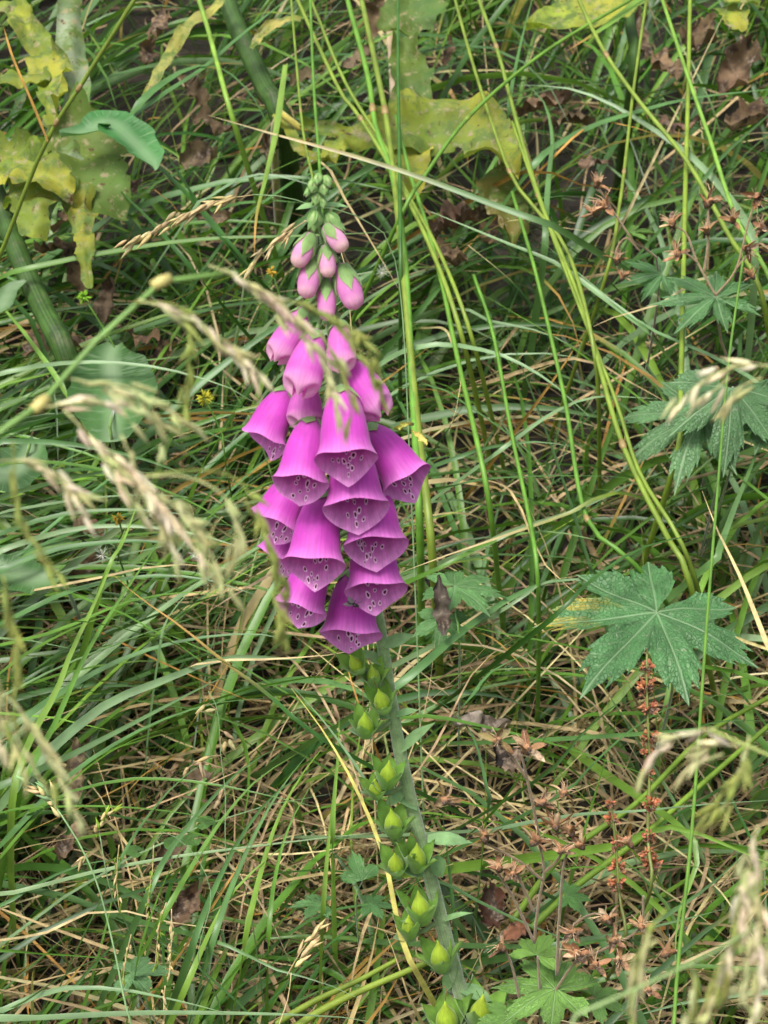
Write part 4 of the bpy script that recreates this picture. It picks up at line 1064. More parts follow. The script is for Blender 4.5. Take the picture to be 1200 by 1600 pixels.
def sheet(mb, mid, halfw, hint, col, col2=None, crumple=.12, ragged=.12, cup=.2, nS=40, nT=13, uvs=.09, fold=0.0, thick=0.0):
    """a leaf blade spread on both sides of its midrib; halfw = list of half widths along it (metres)"""
    Pn = spline(mid, nS); T = frames(Pn); ph = random.uniform(0, 9)
    hw = np.interp(np.linspace(0, 1, nS), np.linspace(0, 1, len(halfw)), halfw)
    c2 = col if col2 is None else col2
    vs, cs, fs, uv = [], [], [], []
    W0 = max(halfw)
    for i in range(nS):
        s = nrm(np.cross(T[i], hint)); nn = np.cross(s, T[i]); t = i / (nS - 1)
        el = hw[i] * (1 + ragged * (math.sin(t * 17 + ph) * .5 + math.sin(t * 29 + ph * 2) * .4 + math.sin(t * 61 + ph * 3) * .25))
        er = hw[i] * (1 + ragged * (math.sin(t * 14 + ph * 3) * .5 + math.sin(t * 33 + ph) * .4 + math.sin(t * 57 + ph * 4) * .25))
        for j in range(nT):
            k = -1 + 2 * j / (nT - 1); w = (el if k < 0 else er) * k
            a = abs(k)
            p = Pn[i] + s * w * (1 - fold * a * .5) + nn * (cup * W0 * k * k - fold * abs(w) * .8)
            z = crumple * W0 * (wob(p, ph, 2.2 / W0) * .35 + wob(p, ph + 3, 5.5 / W0) * .18) * (.25 + a)
            vs.append(p + nn * z)
            m = .5 + .25 * wob(p, ph + 5, 1.6 / W0)
            cs.append(np.asarray(col) * (1 - np.clip(m, 0, 1)) + np.asarray(c2) * np.clip(m, 0, 1))
            uv.append((t * len(halfw) * uvs * 3, w * 1.6 * uvs / .05 * .5))
        if i:
            for j in range(nT - 1):
                A = (i - 1) * nT + j; fs.append((A, A + 1, A + nT + 1, A + nT))
    mb.add(vs, fs, cs, 0, uv)

def hintv(a=.6, b=.7, c=0.0):
    return nrm(TC * a + UP * b + RT * c)

YEL, YG2, GRN, WHT = srgb(164, 160, 58), srgb(112, 132, 46), srgb(92, 128, 62), srgb(168, 178, 150)
def px_leaf(th, name, mid, hwpx, mat, col, col2=None, hint=None, dd=-.02, **kw):
    W = [at(x, y, (can(y) + dd) if len(r) == 0 else r[0]) for x, y, *r in mid]
    sc = mpp(can(mid[0][1]) + dd)
    mb = MB(); sheet(mb, W, [h * sc for h in hwpx], hint if hint is not None else hintv(), col, col2, **kw)
    return mb.build(name, mat, th, W[0])

def stalk(th, name, pts, wpx, col, dd=0.0, mat=None, taper=.8, sides=10):
    W = [at(x, y, (can(y) + dd) if len(r) == 0 else r[0]) for x, y, *r in pts]
    n = 22; Pn = spline(W, n); mb = MB()
    tube(mb, Pn, np.linspace(1, taper, n) * wpx * .5 * mpp(can(pts[0][1]) + dd), col, sides)
    return mb.build(name, mat or M_STEM, th, Pn[0])

def rootpt(x, y, dd=0.05):
    p = at(x, y, can(y) + dd)
    return np.array([p[0], p[1] + .08, float(ground_z(p[0], p[1] + .08))])

def to_soil(x, y, dd):
    """stalk end pushed on along the sight line until it meets the soil"""
    p = at(x, y, can(y) + dd); d = nrm(FW * .9 + np.array([0, 0, -.5]))
    for k in range(200):
        if p[2] < float(ground_z(p[0], p[1])): break
        p = p + d * .005
    v = p - CAM; dep = float(v @ FW)
    return (600 + float(v @ RT) / dep / TH * 600, 800 - float(v @ UP) / dep / TV * 800, dep)

DKS = srgb(58, 88, 34)
# withering plant, upper left
r = rootpt(110, 570)
wp = thing('withering_plant', r, 'withering broad-leaved plant with curled yellow leaves and a thick dark stem', 'plant')
stalk(wp, 'stem', [to_soil(118, 590, .0), (110, 570), (70, 490), (30, 400), (5, 330), (-30, 250)], 44, DKS * .8, -.01, M_THICK)
px_leaf(wp, 'leaf', [(60, 330), (110, 240), (120, 150), (112, 70), (105, -20)], [24, 30, 30, 32, 26], M_WITHER, WHT * .75, GRN * .9, hintv(.9, .1, .2), -.04, crumple=0.42, fold=.5, ragged=0.11)
px_leaf(wp, 'leaf', [(150, 330), (140, 260), (120, 210), (100, 180)], [46, 58, 60, 40], M_WITHER, YG2 * .7, GRN * .7, hintv(.9, .3, 0), -.035, crumple=0.51, ragged=0.17)
px_leaf(wp, 'leaf', [(88, 195), (85, 130), (55, 60), (25, 15), (-20, 8)], [12, 30, 28, 20, 14], M_WITHER, YEL, YG2, hintv(.6, .6, -.4), -.055, crumple=0.77, ragged=0.22)
px_leaf(wp, 'leaf', [(115, 300), (60, 268), (10, 245), (-30, 232)], [14, 40, 48, 40], M_WITHER, YEL, YG2, hintv(.9, .2, 0), -.06, crumple=0.68, ragged=0.22)
px_leaf(wp, 'leaf', [(30, 250), (45, 300), (52, 340), (50, 372)], [34, 42, 30, 12], M_WITHER, YEL, YG2, hintv(.95, .1, 0), -.05, crumple=0.68, ragged=0.25)
px_leaf(wp, 'leaf', [(80, 120), (40, 118), (0, 128), (-30, 140)], [16, 26, 22, 10], M_WITHER, YEL, YG2 * .8, hintv(.5, .8, 0), -.05, crumple=0.59, ragged=0.17)
px_leaf(wp, 'leaf', [(135, 285), (130, 340), (132, 400), (140, 450)], [20, 24, 16, 6], M_WITHER, YG2 * .7, YEL * .8, hintv(.95, .1, .3), -.045, crumple=0.68, ragged=0.28, fold=.4)
px_leaf(wp, 'leaf', [(95, 215), (140, 205), (165, 190), (190, 205), (225, 240), (243, 266)], [5, 22, 34, 40, 34, 5], M_BROAD, srgb(58, 112, 54), srgb(74, 128, 68), hintv(.5, .85, .1), -.08, crumple=.08, cup=.25)
# second thick stem, with the yellow strap leaves
r = rootpt(440, 190)
w2 = thing('withered_strap_plant', r, 'thick dark green stem with yellowed strap leaves above the hooped blade', 'plant')
stalk(w2, 'stem', [to_soil(455, 215, .04), (440, 190), (415, 140), (390, 85), (365, 30), (350, -20)], 40, DKS * .75, .03, M_THICK)
px_leaf(w2, 'leaf', [(352, -6), (330, 15), (292, 41), (262, 90), (225, 152)], [6, 13, 12, 11, 5], M_WITHER, srgb(170, 165, 80), srgb(150, 150, 80), hintv(.8, .4, 0), -.02, crumple=0.34, fold=.3)
px_leaf(w2, 'leaf', [(470, 30), (440, 32), (415, 46), (392, 74)], [8, 13, 12, 4], M_WITHER, srgb(186, 172, 100), srgb(150, 150, 70), hintv(.7, .5, 0), -.02, crumple=0.34, fold=.3)
px_leaf(w2, 'leaf', [(425, 180), (450, 200), (470, 235), (500, 245), (520, 250)], [4, 8, 10, 8, 3], M_WITHER, YG2, YEL, hintv(.7, .5, 0), 0, crumple=0.34)
# large yellow withered leaf
r = rootpt(640, 330)
w3 = thing('yellow_leaf_plant', r, 'large ragged yellow leaf withering behind the tall stalks', 'plant')
stalk(w3, 'leaf_stalk', [to_soil(420, 215, .03), (430, 190), (470, 200), (540, 206), (610, 204)], 15, srgb(160, 150, 70), .0)
px_leaf(w3, 'leaf', [(470, 200), (540, 206), (610, 203), (680, 192), (735, 195), (780, 240), (810, 285)], [8, 16, 40, 52, 46, 44, 10], M_WITHER, YEL * .95, YG2, hintv(.9, .35, 0), -.015, crumple=0.59, ragged=0.19, nS=50)
px_leaf(w3, 'leaf', [(640, 215), (645, 160), (640, 110), (630, 60)], [34, 36, 30, 20], M_WITHER, GRN * .7, YG2 * .7, hintv(.95, .1, 0), .01, crumple=0.59, ragged=0.22)
px_leaf(w3, 'leaf', [(640, 215), (640, 250), (645, 290), (640, 320)], [30, 34, 24, 6], M_WITHER, YG2, YEL, hintv(.95, .1, 0), .0, crumple=0.59, ragged=0.22)
px_leaf(w3, 'leaf', [(770, 265), (790, 310), (800, 350), (800, 390)], [30, 34, 26, 8], M_WITHER, YG2 * .5, srgb(120, 100, 50), hintv(.95, .1, 0), .02, crumple=0.68, ragged=0.22)
px_leaf(w3, 'leaf', [(520, 212), (522, 235), (525, 258)], [14, 22, 6], M_WITHER, YEL, YG2, hintv(.95, .1, 0), -.01, crumple=0.68, ragged=0.22)
px_leaf(w3, 'leaf', [(690, 0), (650, 15), (620, 30), (600, 48)], [24, 38, 36, 14], M_WITHER, GRN * .7, YG2 * .8, hintv(.8, .5, 0), .02, crumple=0.51, ragged=0.17)
# spotted yellow leaves top right
r = rootpt(960, 130)
w4 = thing('spotted_leaf_plant', r, 'broad spotted yellow-green leaves on a dark stalk behind crossing stalks', 'plant')
stalk(w4, 'stem', [to_soil(1000, 150, .05), (990, 110), (985, 40), (980, -30)], 22, DKS * .8, .05, M_THICK)
px_leaf(w4, 'leaf', [(990, -10), (950, 5), (900, 22), (850, 42), (818, 50)], [22, 48, 52, 34, 6], M_WITHER, srgb(150, 178, 70), YEL, hintv(.8, .5, 0), -.01, crumple=0.26, ragged=0.11)
px_leaf(w4, 'leaf', [(1060, -25), (1120, -14), (1160, 0), (1185, 10)], [18, 24, 18, 5], M_WITHER, srgb(150, 178, 70), YEL, hintv(.8, .5, 0), -.01, crumple=0.34, ragged=0.11)
px_leaf(w4, 'leaf', [(1130, 10), (1150, 30), (1160, 50)], [20, 22, 6], M_WITHER, YG2, YEL, hintv(.8, .5, 0), .0, crumple=0.34, ragged=0.17)
for x, y0, y1, w in [(1110, 20, 200, 26), (1135, 40, 190, 18), (1070, 60, 180, 14)]:
    pass
# broad green leaves low on the left
def broad(mid, hw, label, dd=-.01, col=srgb(48, 84, 36), col2=srgb(64, 104, 48), hint=None):
    base = rootpt(*mid[0][:2], dd + .02)
    t = thing('dock_leaf', base, label, 'leaf plant')
    x, y = mid[0][:2]
    stalk(t, 'leaf_stalk', [to_soil(x, y, dd), (x, y), mid[1][:2]], 7, srgb(96, 128, 62), dd + .003)
    px_leaf(t, 'leaf', mid, hw, M_BROAD, col, col2, hint or hintv(.7, .6), dd, crumple=.12, ragged=.06, cup=.12, nS=24)
broad([(175, 690), (178, 640), (175, 595), (172, 560), (180, 540)], [22, 62, 70, 62, 12], 'broad veined green leaf standing behind the arching panicle stalk', -.01)
broad([(95, 900), (70, 905), (35, 900), (0, 890), (-25, 885)], [10, 26, 34, 30, 10], 'plain broad green leaf low in the matted grass', -.01, col=srgb(62, 100, 50))
broad([(60, 690), (40, 720), (15, 740), (-20, 745)], [10, 40, 46, 20], 'grey-green broad leaf beside the base of the arching panicle stalk', .01, col=srgb(60, 92, 50))
broad([(40, 440), (18, 450), (5, 470), (-10, 490)], [4, 14, 18, 8], 'small dull green leaf beside the thick dark stem', -.03)

# ------------------------------------------------------------------ geraniums
def geranium_leaf(mb, c, R, ang, normal, lobes=7, col=srgb(86, 136, 82), span=300, deep=.55, yellow=0.0, droop=.15, rings=12):
    """palmate toothed leaf; ang = direction of its middle lobe in the picture plane"""
    col = np.asarray(col) * np.array([.76, .78, .60])
    n = nrm(normal); a = RT * math.cos(ang) + UP * math.sin(ang); e1 = nrm(a - n * np.dot(a, n)); e2 = np.cross(n, e1)
    K = 44; vs, cs, fs, uv = [], [], [], []
    half = math.radians(span) / lobes / 2
    ph = random.uniform(0, 9)
    cols_n = lobes * K + 1
    for m in range(cols_n):
        g = -math.radians(span) / 2 + math.radians(span) * m / (cols_n - 1)
        li = min(lobes - 1, int((g + math.radians(span) / 2) / (2 * half))); gc = -math.radians(span) / 2 + half * (2 * li + 1)
        dl = (g - gc) / half                                   # -1..1 across the lobe
        ll = R * (1 - .30 * abs(li - (lobes - 1) / 2) / ((lobes - 1) / 2)) * (1 + .06 * math.sin(li * 2.7 + ph))
        notch = R * (1 - deep)
        x = abs(dl)
        body = 1 - .42 * x - .58 * x ** 5
        y1 = x * 3.1 + .12 * (1 if dl > 0 else 0); y2 = x * 7.3 + li
        saw = .34 * (1 - (y1 % 1.0)) * (1 - x ** 3) + .10 * (1 - (y2 % 1.0)) * (1 - x ** 2)
        Rg = notch * (1 - .10 * x) + (ll - notch) * max(0, body - .34 + saw) * .95
        for r_ in range(rings + 1):
            q = r_ / rings; rr = Rg * q
            lx, ly = rr * math.cos(g - gc), rr * math.sin(g - gc)
            z = -droop * R * (rr / R) ** 2 + .045 * R * math.sin(5 * q + ph + li) * q + .10 * R * abs(ly) / (R * .35) * q - .03 * R * q
            p = c + e1 * (rr * math.cos(g)) + e2 * (rr * math.sin(g)) + n * z
            vs.append(p); uv.append((lx / R * .9, ly / R * .9))
            cc = np.asarray(col) * (1 + .10 * math.sin(li * 3 + ph))
            if yellow and q > .55 and li == 2:
                k = min(1, (q - .55) / .25) * yellow * min(1, max(0, .15 + .6 * wob(p, ph, 800))); cc = cc * (1 - k) + srgb(178, 158, 58) * k
            cs.append(cc)
        if m:
            A = (m - 1) * (rings + 1); Bq = m * (rings + 1)
            for r_ in range(rings):
                fs.append((A + r_, A + r_ + 1, Bq + r_ + 1, Bq + r_))
    mb.add(vs, fs, cs, 0, uv)

BRN, SEP, SEP2 = srgb(128, 88, 58), srgb(178, 134, 98), srgb(204, 174, 138)
def dried_head(th, px, py, d, size, direc=None, nsep=5, green=0.0):
    p = at(px, py, d); s = size * mpp(d) * .62
    ax = nrm(np.asarray(direc) if direc is not None else UP * .7 + TC * .5 + RNG.normal(0, .5, 3))
    mb = MB()
    spindle(mb, p - ax * s * .35, ax, s * .75, s * .26, BRN * .8, SEP, sides=8, prof=(.3, .8, 1, .8, .4))
    u = nrm(np.cross(ax, (.2, .4, .9))); v = np.cross(ax, u)
    for k in range(7):                                       # withered filaments
        g = random.uniform(0, 6.28); o = u * math.cos(g) + v * math.sin(g)
        tube(mb, [p, p + ax * s * .5 + o * s * .25, p + ax * s * .75 + o * s * .75 + RNG.normal(0, s * .1, 3)], [s * .03, s * .025, s * .02], SEP2, 4)
    ob = mb.build('dried_flower', M_DEAD, th, p)
    for k in range(nsep):
        g = 2 * math.pi * k / nsep + random.uniform(-.3, .3); o = u * math.cos(g) + v * math.sin(g)
        el = random.uniform(.1, 1.25)
        m = MB(); c = SEP if random.random() < .6 else SEP2
        c = c * (1 - green) + srgb(150, 165, 110) * green
        leaflet(m, p + o * s * .12, nrm(o * math.sin(el + .4) + ax * math.cos(el + .4)), ax, s * random.uniform(.8, 1.2), s * .30, jitter(c, .15), jitter(BRN if random.random() < .4 else c, .15), curl=random.uniform(-.6, .9), cup=.5, n=7, shape='lance')
        m.build('sepal', M_DEAD, ob, p)
    return ob

def gera_stem(th, pts, dd, wpx=5, col=srgb(128, 110, 82)):
    return stalk(th, 'stem', pts, wpx, col, dd, M_STEM, .75, 7)

def gera_leaf(th, x, y, rpx, deg, nrmv=(.6, .7, 0), dd=-.05, d=None, **kw):
    d = d if d is not None else can(y) + dd
    c = at(x, y, d); mb = MB()
    geranium_leaf(mb, c, rpx * mpp(d), math.radians(deg), hintv(*nrmv), **kw)
    return mb.build('leaf', M_GERA, th, c)

def geranium(x, y, dd, label):
    q = to_soil(x, y, dd); p = at(*q)
    return thing('geranium', p, label, 'geranium'), q

# upper right, with dried heads
g1, q1 = geranium(1150, 640, -.02, 'geranium with dried tan flower heads above a star-shaped leaf')
D1 = can(460) - .10
gera_stem(g1, [q1, (1136, 600, D1 + .05), (1126, 530, D1 + .02), (1118, 464, D1)], -.08, 6)
for pts in [[(1118, 462), (1090, 410), (1072, 365), (1050, 352)], [(1118, 462), (1150, 420), (1170, 345), (1183, 308)], [(1100, 425), (1106, 380), (1107, 325)], [(1090, 410), (1070, 395), (1058, 395)], [(1150, 420), (1170, 395), (1168, 385)]]:
    gera_stem(g1, [(x, y, D1 - .01) for x, y in pts], -.1, 4)
gera_leaf(g1, 1118, 464, 112, 178, (.62, .75, 0), d=D1, lobes=7, span=340, deep=.74, col=srgb(96, 142, 96), droop=.1)
for x, y, s in [(1050, 350, 36), (1060, 398, 40), (1107, 318, 44), (1105, 362, 34), (1183, 306, 40), (1166, 388, 36), (1192, 356, 34), (1176, 432, 28), (1145, 345, 34)]:
    dried_head(g1, x, y, D1 - .012, s)
g2, q2 = geranium(1050, 470, -.02, 'smaller geranium bearing a clump of dried heads beside the bent stalk')
D2 = can(380) - .09
gera_stem(g2, [q2, (1030, 432, D2 + .03), (990, 378, D2), (955, 325, D2), (936, 295, D2)], -.08, 5)
gera_stem(g2, [(1000, 392, D2), (978, 372, D2), (962, 395, D2), (966, 425, D2)], -.08, 3.5)
for x, y, s in [(932, 288, 34), (948, 322, 46), (930, 332, 36), (964, 408, 34), (972, 434, 26)]:
    dried_head(g2, x, y, D2 - .01, s)
gera_leaf(g2, 984, 362, 48, 20, (.5, .8, 0), d=D2 - .005, lobes=3, span=150, deep=.7, col=srgb(110, 152, 72))
gera_leaf(g2, 1035, 428, 76, 190, (.7, .6, 0), d=D2 + .02, lobes=5, span=240, deep=.72, col=srgb(92, 140, 92))
# middle right: two grey-green leaves
g3, q3 = geranium(1140, 780, .0, 'geranium with two overlapping drooping grey-green leaves')
gera_stem(g3, [q3, (1128, 720), (1118, 655), (1110, 640)], -.05, 5, srgb(110, 125, 70))
gera_stem(g3, [q3, (1150, 700), (1145, 605)], -.05, 5, srgb(110, 125, 70))
gera_leaf(g3, 1098, 642, 158, 212, (.62, .62, -.25), -.06, lobes=7, span=290, deep=.58, col=srgb(98, 138, 100), droop=.2)
gera_leaf(g3, 1142, 606, 140, 262, (.8, .45, .1), -.09, lobes=5, span=230, deep=.5, col=srgb(94, 134, 96), droop=.2)
gera_leaf(g3, 1205, 650, 90, 200, (.7, .6, 0), -.06, lobes=5, span=250, deep=.5, col=srgb(94, 136, 92))
# big leaf
g4, q4 = geranium(1060, 1130, .0, 'geranium with one very large spread leaf yellowed at one lobe')
gera_stem(g4, [q4, (1050, 1080, can(1080)), (1035, 1010, can(1010) - .02), (1026, 958, can(958) - .06)], 0, 6, srgb(110, 125, 70))
gera_leaf(g4, 1026, 957, 208, 245, (.58, .78, 0), -.06, lobes=7, span=335, deep=.52, col=srgb(84, 132, 88), yellow=1.0, droop=.12, rings=16)
# leaves right beside the foxglove
g5, q5 = geranium(730, 1100, .02, 'low geranium with two pale leaves right beside the lowest bells')
gera_stem(g5, [q5, (718, 1010), (712, 960), (711, 918)], -.03, 4, srgb(96, 140, 60))
gera_leaf(g5, 711, 916, 88, 350, (.45, .85, 0), -.05, lobes=7, span=330, deep=.5, col=srgb(104, 152, 98))
gera_leaf(g5, 692, 965, 62, 262, (.75, .5, 0), -.03, lobes=5, span=250, deep=.5, col=srgb(104, 152, 98))
# foot of the stalk
g6, q6 = geranium(560, 1450, .0, 'small geranium seedling leaves left of the foxglove stalk')
gera_stem(g6, [q6, (556, 1410), (566, 1378)], -.03, 3, srgb(96, 140, 60))
gera_leaf(g6, 566, 1376, 56, 105, (.8, .5, 0), -.05, lobes=3, span=170, deep=.5, col=srgb(100, 150, 92))
gera_leaf(g6, 502, 1412, 52, 185, (.35, .9, 0), -.04, lobes=5, span=270, deep=.5, col=srgb(100, 146, 94))
gera_leaf(g6, 578, 1412, 44, 350, (.35, .9, 0), -.04, lobes=5, span=270, deep=.5, col=srgb(92, 140, 88))
g7, q7 = geranium(215, 1560, .0, 'low pale geranium leaf under the hanging catkin-like spikes')
gera_stem(g7, [q7, (210, 1545), (205, 1522)], -.02, 3, srgb(96, 140, 60))
gera_leaf(g7, 205, 1520, 66, 20, (.4, .85, 0), -.03, lobes=5, span=300, deep=.5, col=srgb(112, 156, 112))
g9, q9 = geranium(300, 1360, .02, 'tiny round-leaved seedling beneath the sprawling blades')
for x, y in [(270, 1318), (300, 1312), (212, 1330), (318, 1285)]:
    gera_leaf(g9, x, y, 20, random.uniform(0, 360), (.5, .8, 0), .0, lobes=3, span=330, deep=.2, col=srgb(104, 150, 84), rings=5)
# dried geranium, lower right
g8, q8 = geranium(845, 1640, -.02, 'dried brown geranium with many split seed heads over pale green leaves')
D8 = 1.06
SB = srgb(112, 96, 72)
for pts in [[(845, 1600), (842, 1570), (843, 1540), (840, 1495)], [(870, 1523), (872, 1470), (875, 1420), (880, 1357), (890, 1322)], [(835, 1473), (838, 1440), (843, 1403), (850, 1363), (845, 1328)], [(843, 1590), (870, 1545), (900, 1503), (925, 1500)],
            [(850, 1363), (870, 1345), (885, 1320)], [(848, 1375), (810, 1345), (760, 1318)], [(835, 1473), (800, 1400), (775, 1360)], [(812, 1560), (800, 1510), (788, 1482)], [(800, 1350), (815, 1380), (835, 1425)], [(845, 1328), (835, 1270), (822, 1210), (815, 1180)], [(822, 1215), (806, 1190), (790, 1170), (778, 1160)],
            [(870, 1523), (885, 1460), (920, 1430), (950, 1430)], [(900, 1503), (950, 1480), (1000, 1450), (1005, 1400)], [(990, 1600), (1000, 1540), (1010, 1480), (1010, 1440)]]:
    gera_stem(g8, [(x, y, D8 + (y - 1400) * .0001) for x, y in pts], 0, 4.6, SB)
gera_stem(g8, [q8, (845, 1625, D8 + .04), (845, 1600, D8 + .02)], 0, 6, SB)
for x, y, s in [(776, 1158, 46), (824, 1172, 50), (692, 1252, 50), (757, 1308, 50), (845, 1255, 44), (835, 1315, 46), (868, 1290, 46), (780, 1357, 42), (802, 1366, 36), (892, 1300, 44), (908, 1322, 40), (876, 1330, 34), (785, 1482, 38), (903, 1492, 46), (950, 1438, 44), (930, 1508, 40), (958, 1470, 40), (1003, 1450, 38),
                (1040, 1490, 42), (1012, 1548, 40), (965, 1500, 42), (898, 1455, 38), (985, 1320, 34), (880, 1240, 36)]:
    dried_head(g8, x, y, D8 + (y - 1400) * .0001 - .004, s, green=.45 if (x, y) in ((692, 1252), (757, 1308), (776, 1158)) else .0)
gera_leaf(g8, 868, 1545, 108, 150, (.45, .85, 0), d=1.075, lobes=7, span=335, deep=.5, col=srgb(126, 170, 92))
gera_leaf(g8, 838, 1492, 62, 75, (.5, .8, 0), d=1.08, lobes=5, span=260, deep=.5, col=srgb(134, 178, 90))
gera_leaf(g8, 884, 1398, 44, 350, (.5, .8, 0), d=1.10, lobes=5, span=260, deep=.5, col=srgb(106, 158, 90))
gera_leaf(g8, 800, 1590, 64, 200, (.5, .8, 0), d=1.08, lobes=5, span=280, deep=.5, col=srgb(122, 166, 90))
gera_leaf(g8, 930, 1560, 54, 320, (.5, .8, 0), d=1.10, lobes=5, span=280, deep=.5, col=srgb(116, 160, 90))

# ------------------------------------------------------------------ dock seed spikes
RED, RED2 = srgb(166, 92, 60), srgb(196, 136, 98)
def dock(pts, d, whorls, label):
    W = [at(x, y, d) for x, y in pts]
    x, y = pts[0]
    q = to_soil(x, y, d - can(y)); W = [at(*q)] + W
    Pn = spline(W, 40)
    th = thing('dock', Pn[0], label, 'dock')
    m = MB(); tube(m, Pn, np.linspace(.0016, .0007, 40), srgb(110, 120, 60), 7); m.build('stem', M_CULM, th, Pn[0])
    for (wx, wy, s) in whorls:
        c = at(wx, wy, d - .001); i = int(np.argmin(np.linalg.norm(Pn - c, axis=1))); c = Pn[i] * .5 + c * .5; sc = s * mpp(d)
        m = MB()
        for k in range(20):
            dr = nrm(RNG.normal(0, 1, 3) * np.array([1, 1, .55])); p = c + dr * sc * random.uniform(.1, .42)
            leaflet(m, p, nrm(dr + RNG.normal(0, .5, 3)), RNG.normal(0, 1, 3), sc * .30, sc * .13, jitter(RED, .25), jitter(RED2, .25), cup=.6, n=4)
        for k in range(12):
            dr = nrm(RNG.normal(0, 1, 3) * np.array([1, 1, .5])); spindle(m, c + dr * sc * .22, dr, sc * .22, sc * .075, jitter(RED, .3), jitter(RED2, .3), sides=5, prof=(.4, 1, .9, .2))
        m.build('fruit_whorl', M_DEAD, th, c)
dock([(1014, 1400), (1012, 1310), (1015, 1200), (1012, 1120), (1010, 1040), (1011, 1022)], 1.13, [(1012, 1035, 26), (1009, 1073, 30), (1015, 1112, 34), (1017, 1150, 30), (1010, 1175, 26), (1008, 1212, 22), (1018, 1255, 30), (1016, 1300, 24), (1010, 1330, 26), (1022, 1362, 34)], 'reddish brown dock seed spike rising before the large geranium leaf')
dock([(975, 1480), (968, 1400), (962, 1320), (955, 1255)], 1.14, [(953, 1255, 20), (956, 1285, 24), (967, 1315, 28), (966, 1352, 28), (960, 1385, 26)], 'short reddish dock spike beside the dried geranium heads')

# ------------------------------------------------------------------ dead leaves and other litter
def dead_leaf(x, y, w, l, deg, label, col=srgb(122, 88, 66), col2=srgb(150, 116, 92), dd=.03, group=None, hint=None, name='dead_leaf', crumple=.8, fold=.3):
    d = can(y) + dd; c = at(x, y, d); a = math.radians(deg); s = mpp(d)
    h = hint if hint is not None else nrm(hintv(.8, .5) + RNG.normal(0, .25, 3))
    v = RT * math.cos(a) + UP * math.sin(a); v = nrm(v - h * np.dot(v, h))
    mid = [c - v * l * s * .5, c - v * l * s * .17 + h * s * random.uniform(-5, 5), c + v * l * s * .17 + h * s * random.uniform(-5, 8), c + v * l * s * .5]
    mb = MB(); sheet(mb, mid, [w * s * .12, w * s * .45, w * s * .5, w * s * .38, w * s * .06], h, col, col2, crumple=crumple, ragged=.3, nS=30, nT=11, cup=random.uniform(.2, 1.0), fold=fold)
    o = mb.build(name, M_DEAD, None, mid[0]); return tag(o, label, 'dead leaf', group)
G_D = 'brown dead leaves lying in the grass'
G_DL = {'back': 'crumpled brown dead leaf lying behind the tall grass stalks', 'left': 'brown dead leaf hanging below the withering plant', 'low': 'curled brown dead leaf lying under the matted grass', 'right': 'brown dead leaf among the stalks above the geraniums'}
for x, y, w, l, a, k in [(215, 520, 36, 80, 130, 'left'), (120, 420, 40, 90, 110, 'left'), (90, 390, 34, 80, 150, 'left'), (170, 470, 36, 70, 80, 'left'), (60, 520, 34, 90, 80, 'left'), (140, 540, 40, 60, 30, 'left'), (190, 290, 50, 60, 20, 'left'), (100, 340, 30, 60, 60, 'left'), (250, 560, 30, 50, 60, 'left'),
                         (715, 355, 60, 80, 20, 'back'), (760, 340, 40, 90, 80, 'back'), (700, 400, 40, 60, 160, 'back'), (850, 160, 50, 90, 20, 'back'), (780, 205, 40, 80, 60, 'back'), (890, 195, 44, 80, 170, 'back'), (340, 190, 40, 80, 20, 'back'), (300, 140, 36, 60, 140, 'back'), (560, 90, 34, 60, 40, 'back'), (700, 80, 30, 50, 90, 'back'), (310, 250, 34, 60, 10, 'back'), (250, 40, 40, 80, 90, 'back'), (590, 30, 40, 70, 70, 'back'), (230, 80, 34, 60, 60, 'back'), (480, 120, 34, 60, 30, 'back'), (330, 340, 34, 60, 170, 'back'), (420, 230, 30, 60, 80, 'back'),
                         (1090, 60, 60, 110, 80, 'right'), (1150, 110, 60, 100, 60, 'right'), (1040, 110, 50, 90, 100, 'right'), (1170, 190, 50, 80, 10, 'right'), (1060, 190, 40, 80, 20, 'right'), (1000, 60, 40, 90, 95, 'right'), (930, 250, 36, 60, 30, 'right'),
                         (140, 830, 40, 70, 30, 'low'), (130, 880, 50, 60, 100, 'low'), (120, 1200, 34, 100, 95, 'low'), (290, 1420, 46, 70, 60, 'low'), (270, 1330, 34, 70, 40, 'low'), (110, 1310, 34, 80, 80, 'low'), (310, 1215, 30, 50, 30, 'low')]:
    lab = G_DL[k]
    if k == 'back':
        lab = ('crumpled brown dead leaf behind the yellowed strap leaves' if x < 450 else 'crumpled brown dead leaf showing between the stalks over the foxglove tip' if x < 700 and y < 200 else
               'crumpled brown dead leaf lying below the large ragged yellow leaf' if y > 300 else 'crumpled brown dead leaf lying beside the large ragged yellow leaf')
    dead_leaf(x, y, w, l, a, lab, dd=random.uniform(.03, .085), group=G_D, col=jitter(srgb(94, 76, 56), .25), col2=jitter(srgb(130, 110, 84), .2))
dead_leaf(690, 945, 40, 95, 95, 'blackened shrivelled leaf hanging under the pale geranium leaves', srgb(60, 52, 48), srgb(92, 84, 74), -.07, hint=hintv(.95, .1), fold=.7)
dead_leaf(745, 1132, 34, 100, 12, 'pale grey dead leaf lying right of the foxglove stalk', srgb(150, 138, 124), srgb(176, 166, 152), -.03)
dead_leaf(800, 1188, 44, 50, 60, 'curled tan dead leaf under the split seed heads', srgb(136, 116, 96), srgb(160, 140, 120), -.03, fold=.9)
dead_leaf(770, 1420, 50, 70, 100, 'dark brown dead leaf behind the dried geranium stems', srgb(70, 44, 34), srgb(110, 76, 58), -.02)
dead_leaf(808, 1455, 34, 50, 40, 'small reddish brown dead leaf beside the dried geranium stems', srgb(120, 76, 56), srgb(160, 112, 84), -.03)
dead_leaf(780, 1180, 30, 40, 90, 'blackish curled leaf scrap beside the tan one', srgb(40, 36, 34), srgb(70, 62, 54), -.025)
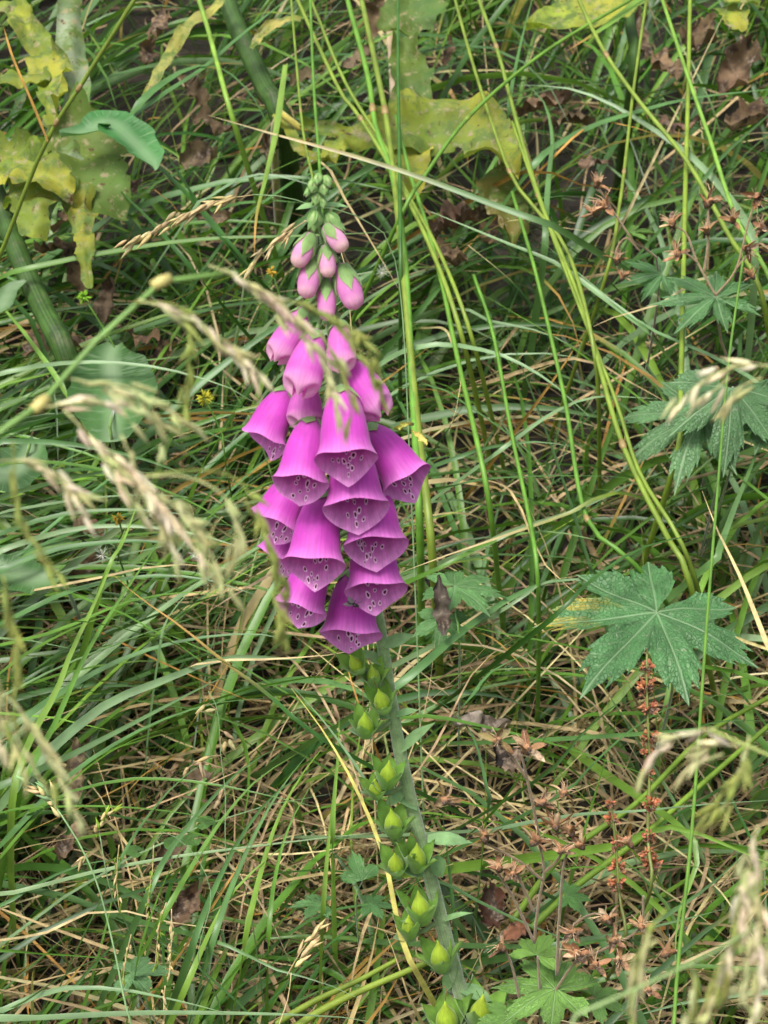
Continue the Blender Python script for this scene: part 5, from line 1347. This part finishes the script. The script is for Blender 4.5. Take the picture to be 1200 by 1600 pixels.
dead_leaf(655, 685, 14, 34, 120, 'small yellow leaf scrap dangling right of the bells', srgb(200, 180, 90), srgb(214, 196, 110), -.16, crumple=.3)
dead_leaf(630, 668, 12, 30, 10, 'tiny yellow-green leaf scrap beside the dangling one', srgb(180, 182, 90), srgb(200, 190, 100), -.15, crumple=.3)

# spiky round sedge heads on thin stalks
def sedge(x, y, s, foot, col, label):
    d = can(y) - .05; c = at(x, y, d)
    q = to_soil(*foot, .0); Pn = spline([at(*q), at(foot[0], foot[1], d + .02), c * .4 + at(foot[0], foot[1], d + .02) * .6 + RT * .004, c], 16)
    th = thing('sedge', Pn[0], label, 'sedge')
    m = MB(); tube(m, Pn, .0007, C_MID, 6); m.build('stalk', M_CULM, th, Pn[0])
    m = MB(); sc = s * mpp(d) * .5
    for k in range(34):
        dr = nrm(RNG.normal(0, 1, 3)); spindle(m, c + dr * sc * .2, dr, sc * random.uniform(.6, .9), sc * .12, col * .8, col * 1.2, sides=5, prof=(.6, 1, .7, .05))
    m.build('seed_head', M_SPIKE, th, c)
sedge(320, 622, 30, (352, 720), srgb(170, 168, 50), 'yellow spiky sedge head above the upright green blade')
sedge(131, 464, 26, (200, 600), srgb(130, 178, 50), 'green spiky sedge head before the brown dead leaves')
sedge(185, 810, 24, (180, 850), srgb(150, 126, 40), 'brownish spiky sedge head low in the matted grass')
sedge(425, 424, 20, (440, 520), srgb(206, 170, 60), 'small golden sedge head left of the pink buds')

# feathery seed tufts
def fluff(x, y, s, label):
    d = can(y) - .06; c = at(x, y, d); m = MB(); sc = s * mpp(d) * .5
    for k in range(42):
        dr = nrm(RNG.normal(0, 1, 3)); tube(m, [c, c + dr * sc * random.uniform(.6, 1.1)], [.00010, .00006], srgb(226, 226, 220), 3)
    tag(m.build('seed_tuft', M_SPIKE, None, c), label, 'seed tuft')
fluff(160, 868, 34, 'white feathery seed tuft caught low in the matted grass')
fluff(306, 868, 26, 'smaller white seed tuft caught near the left-hand bells')
fluff(597, 425, 30, 'white seed tuft caught between the stalks right of the buds')
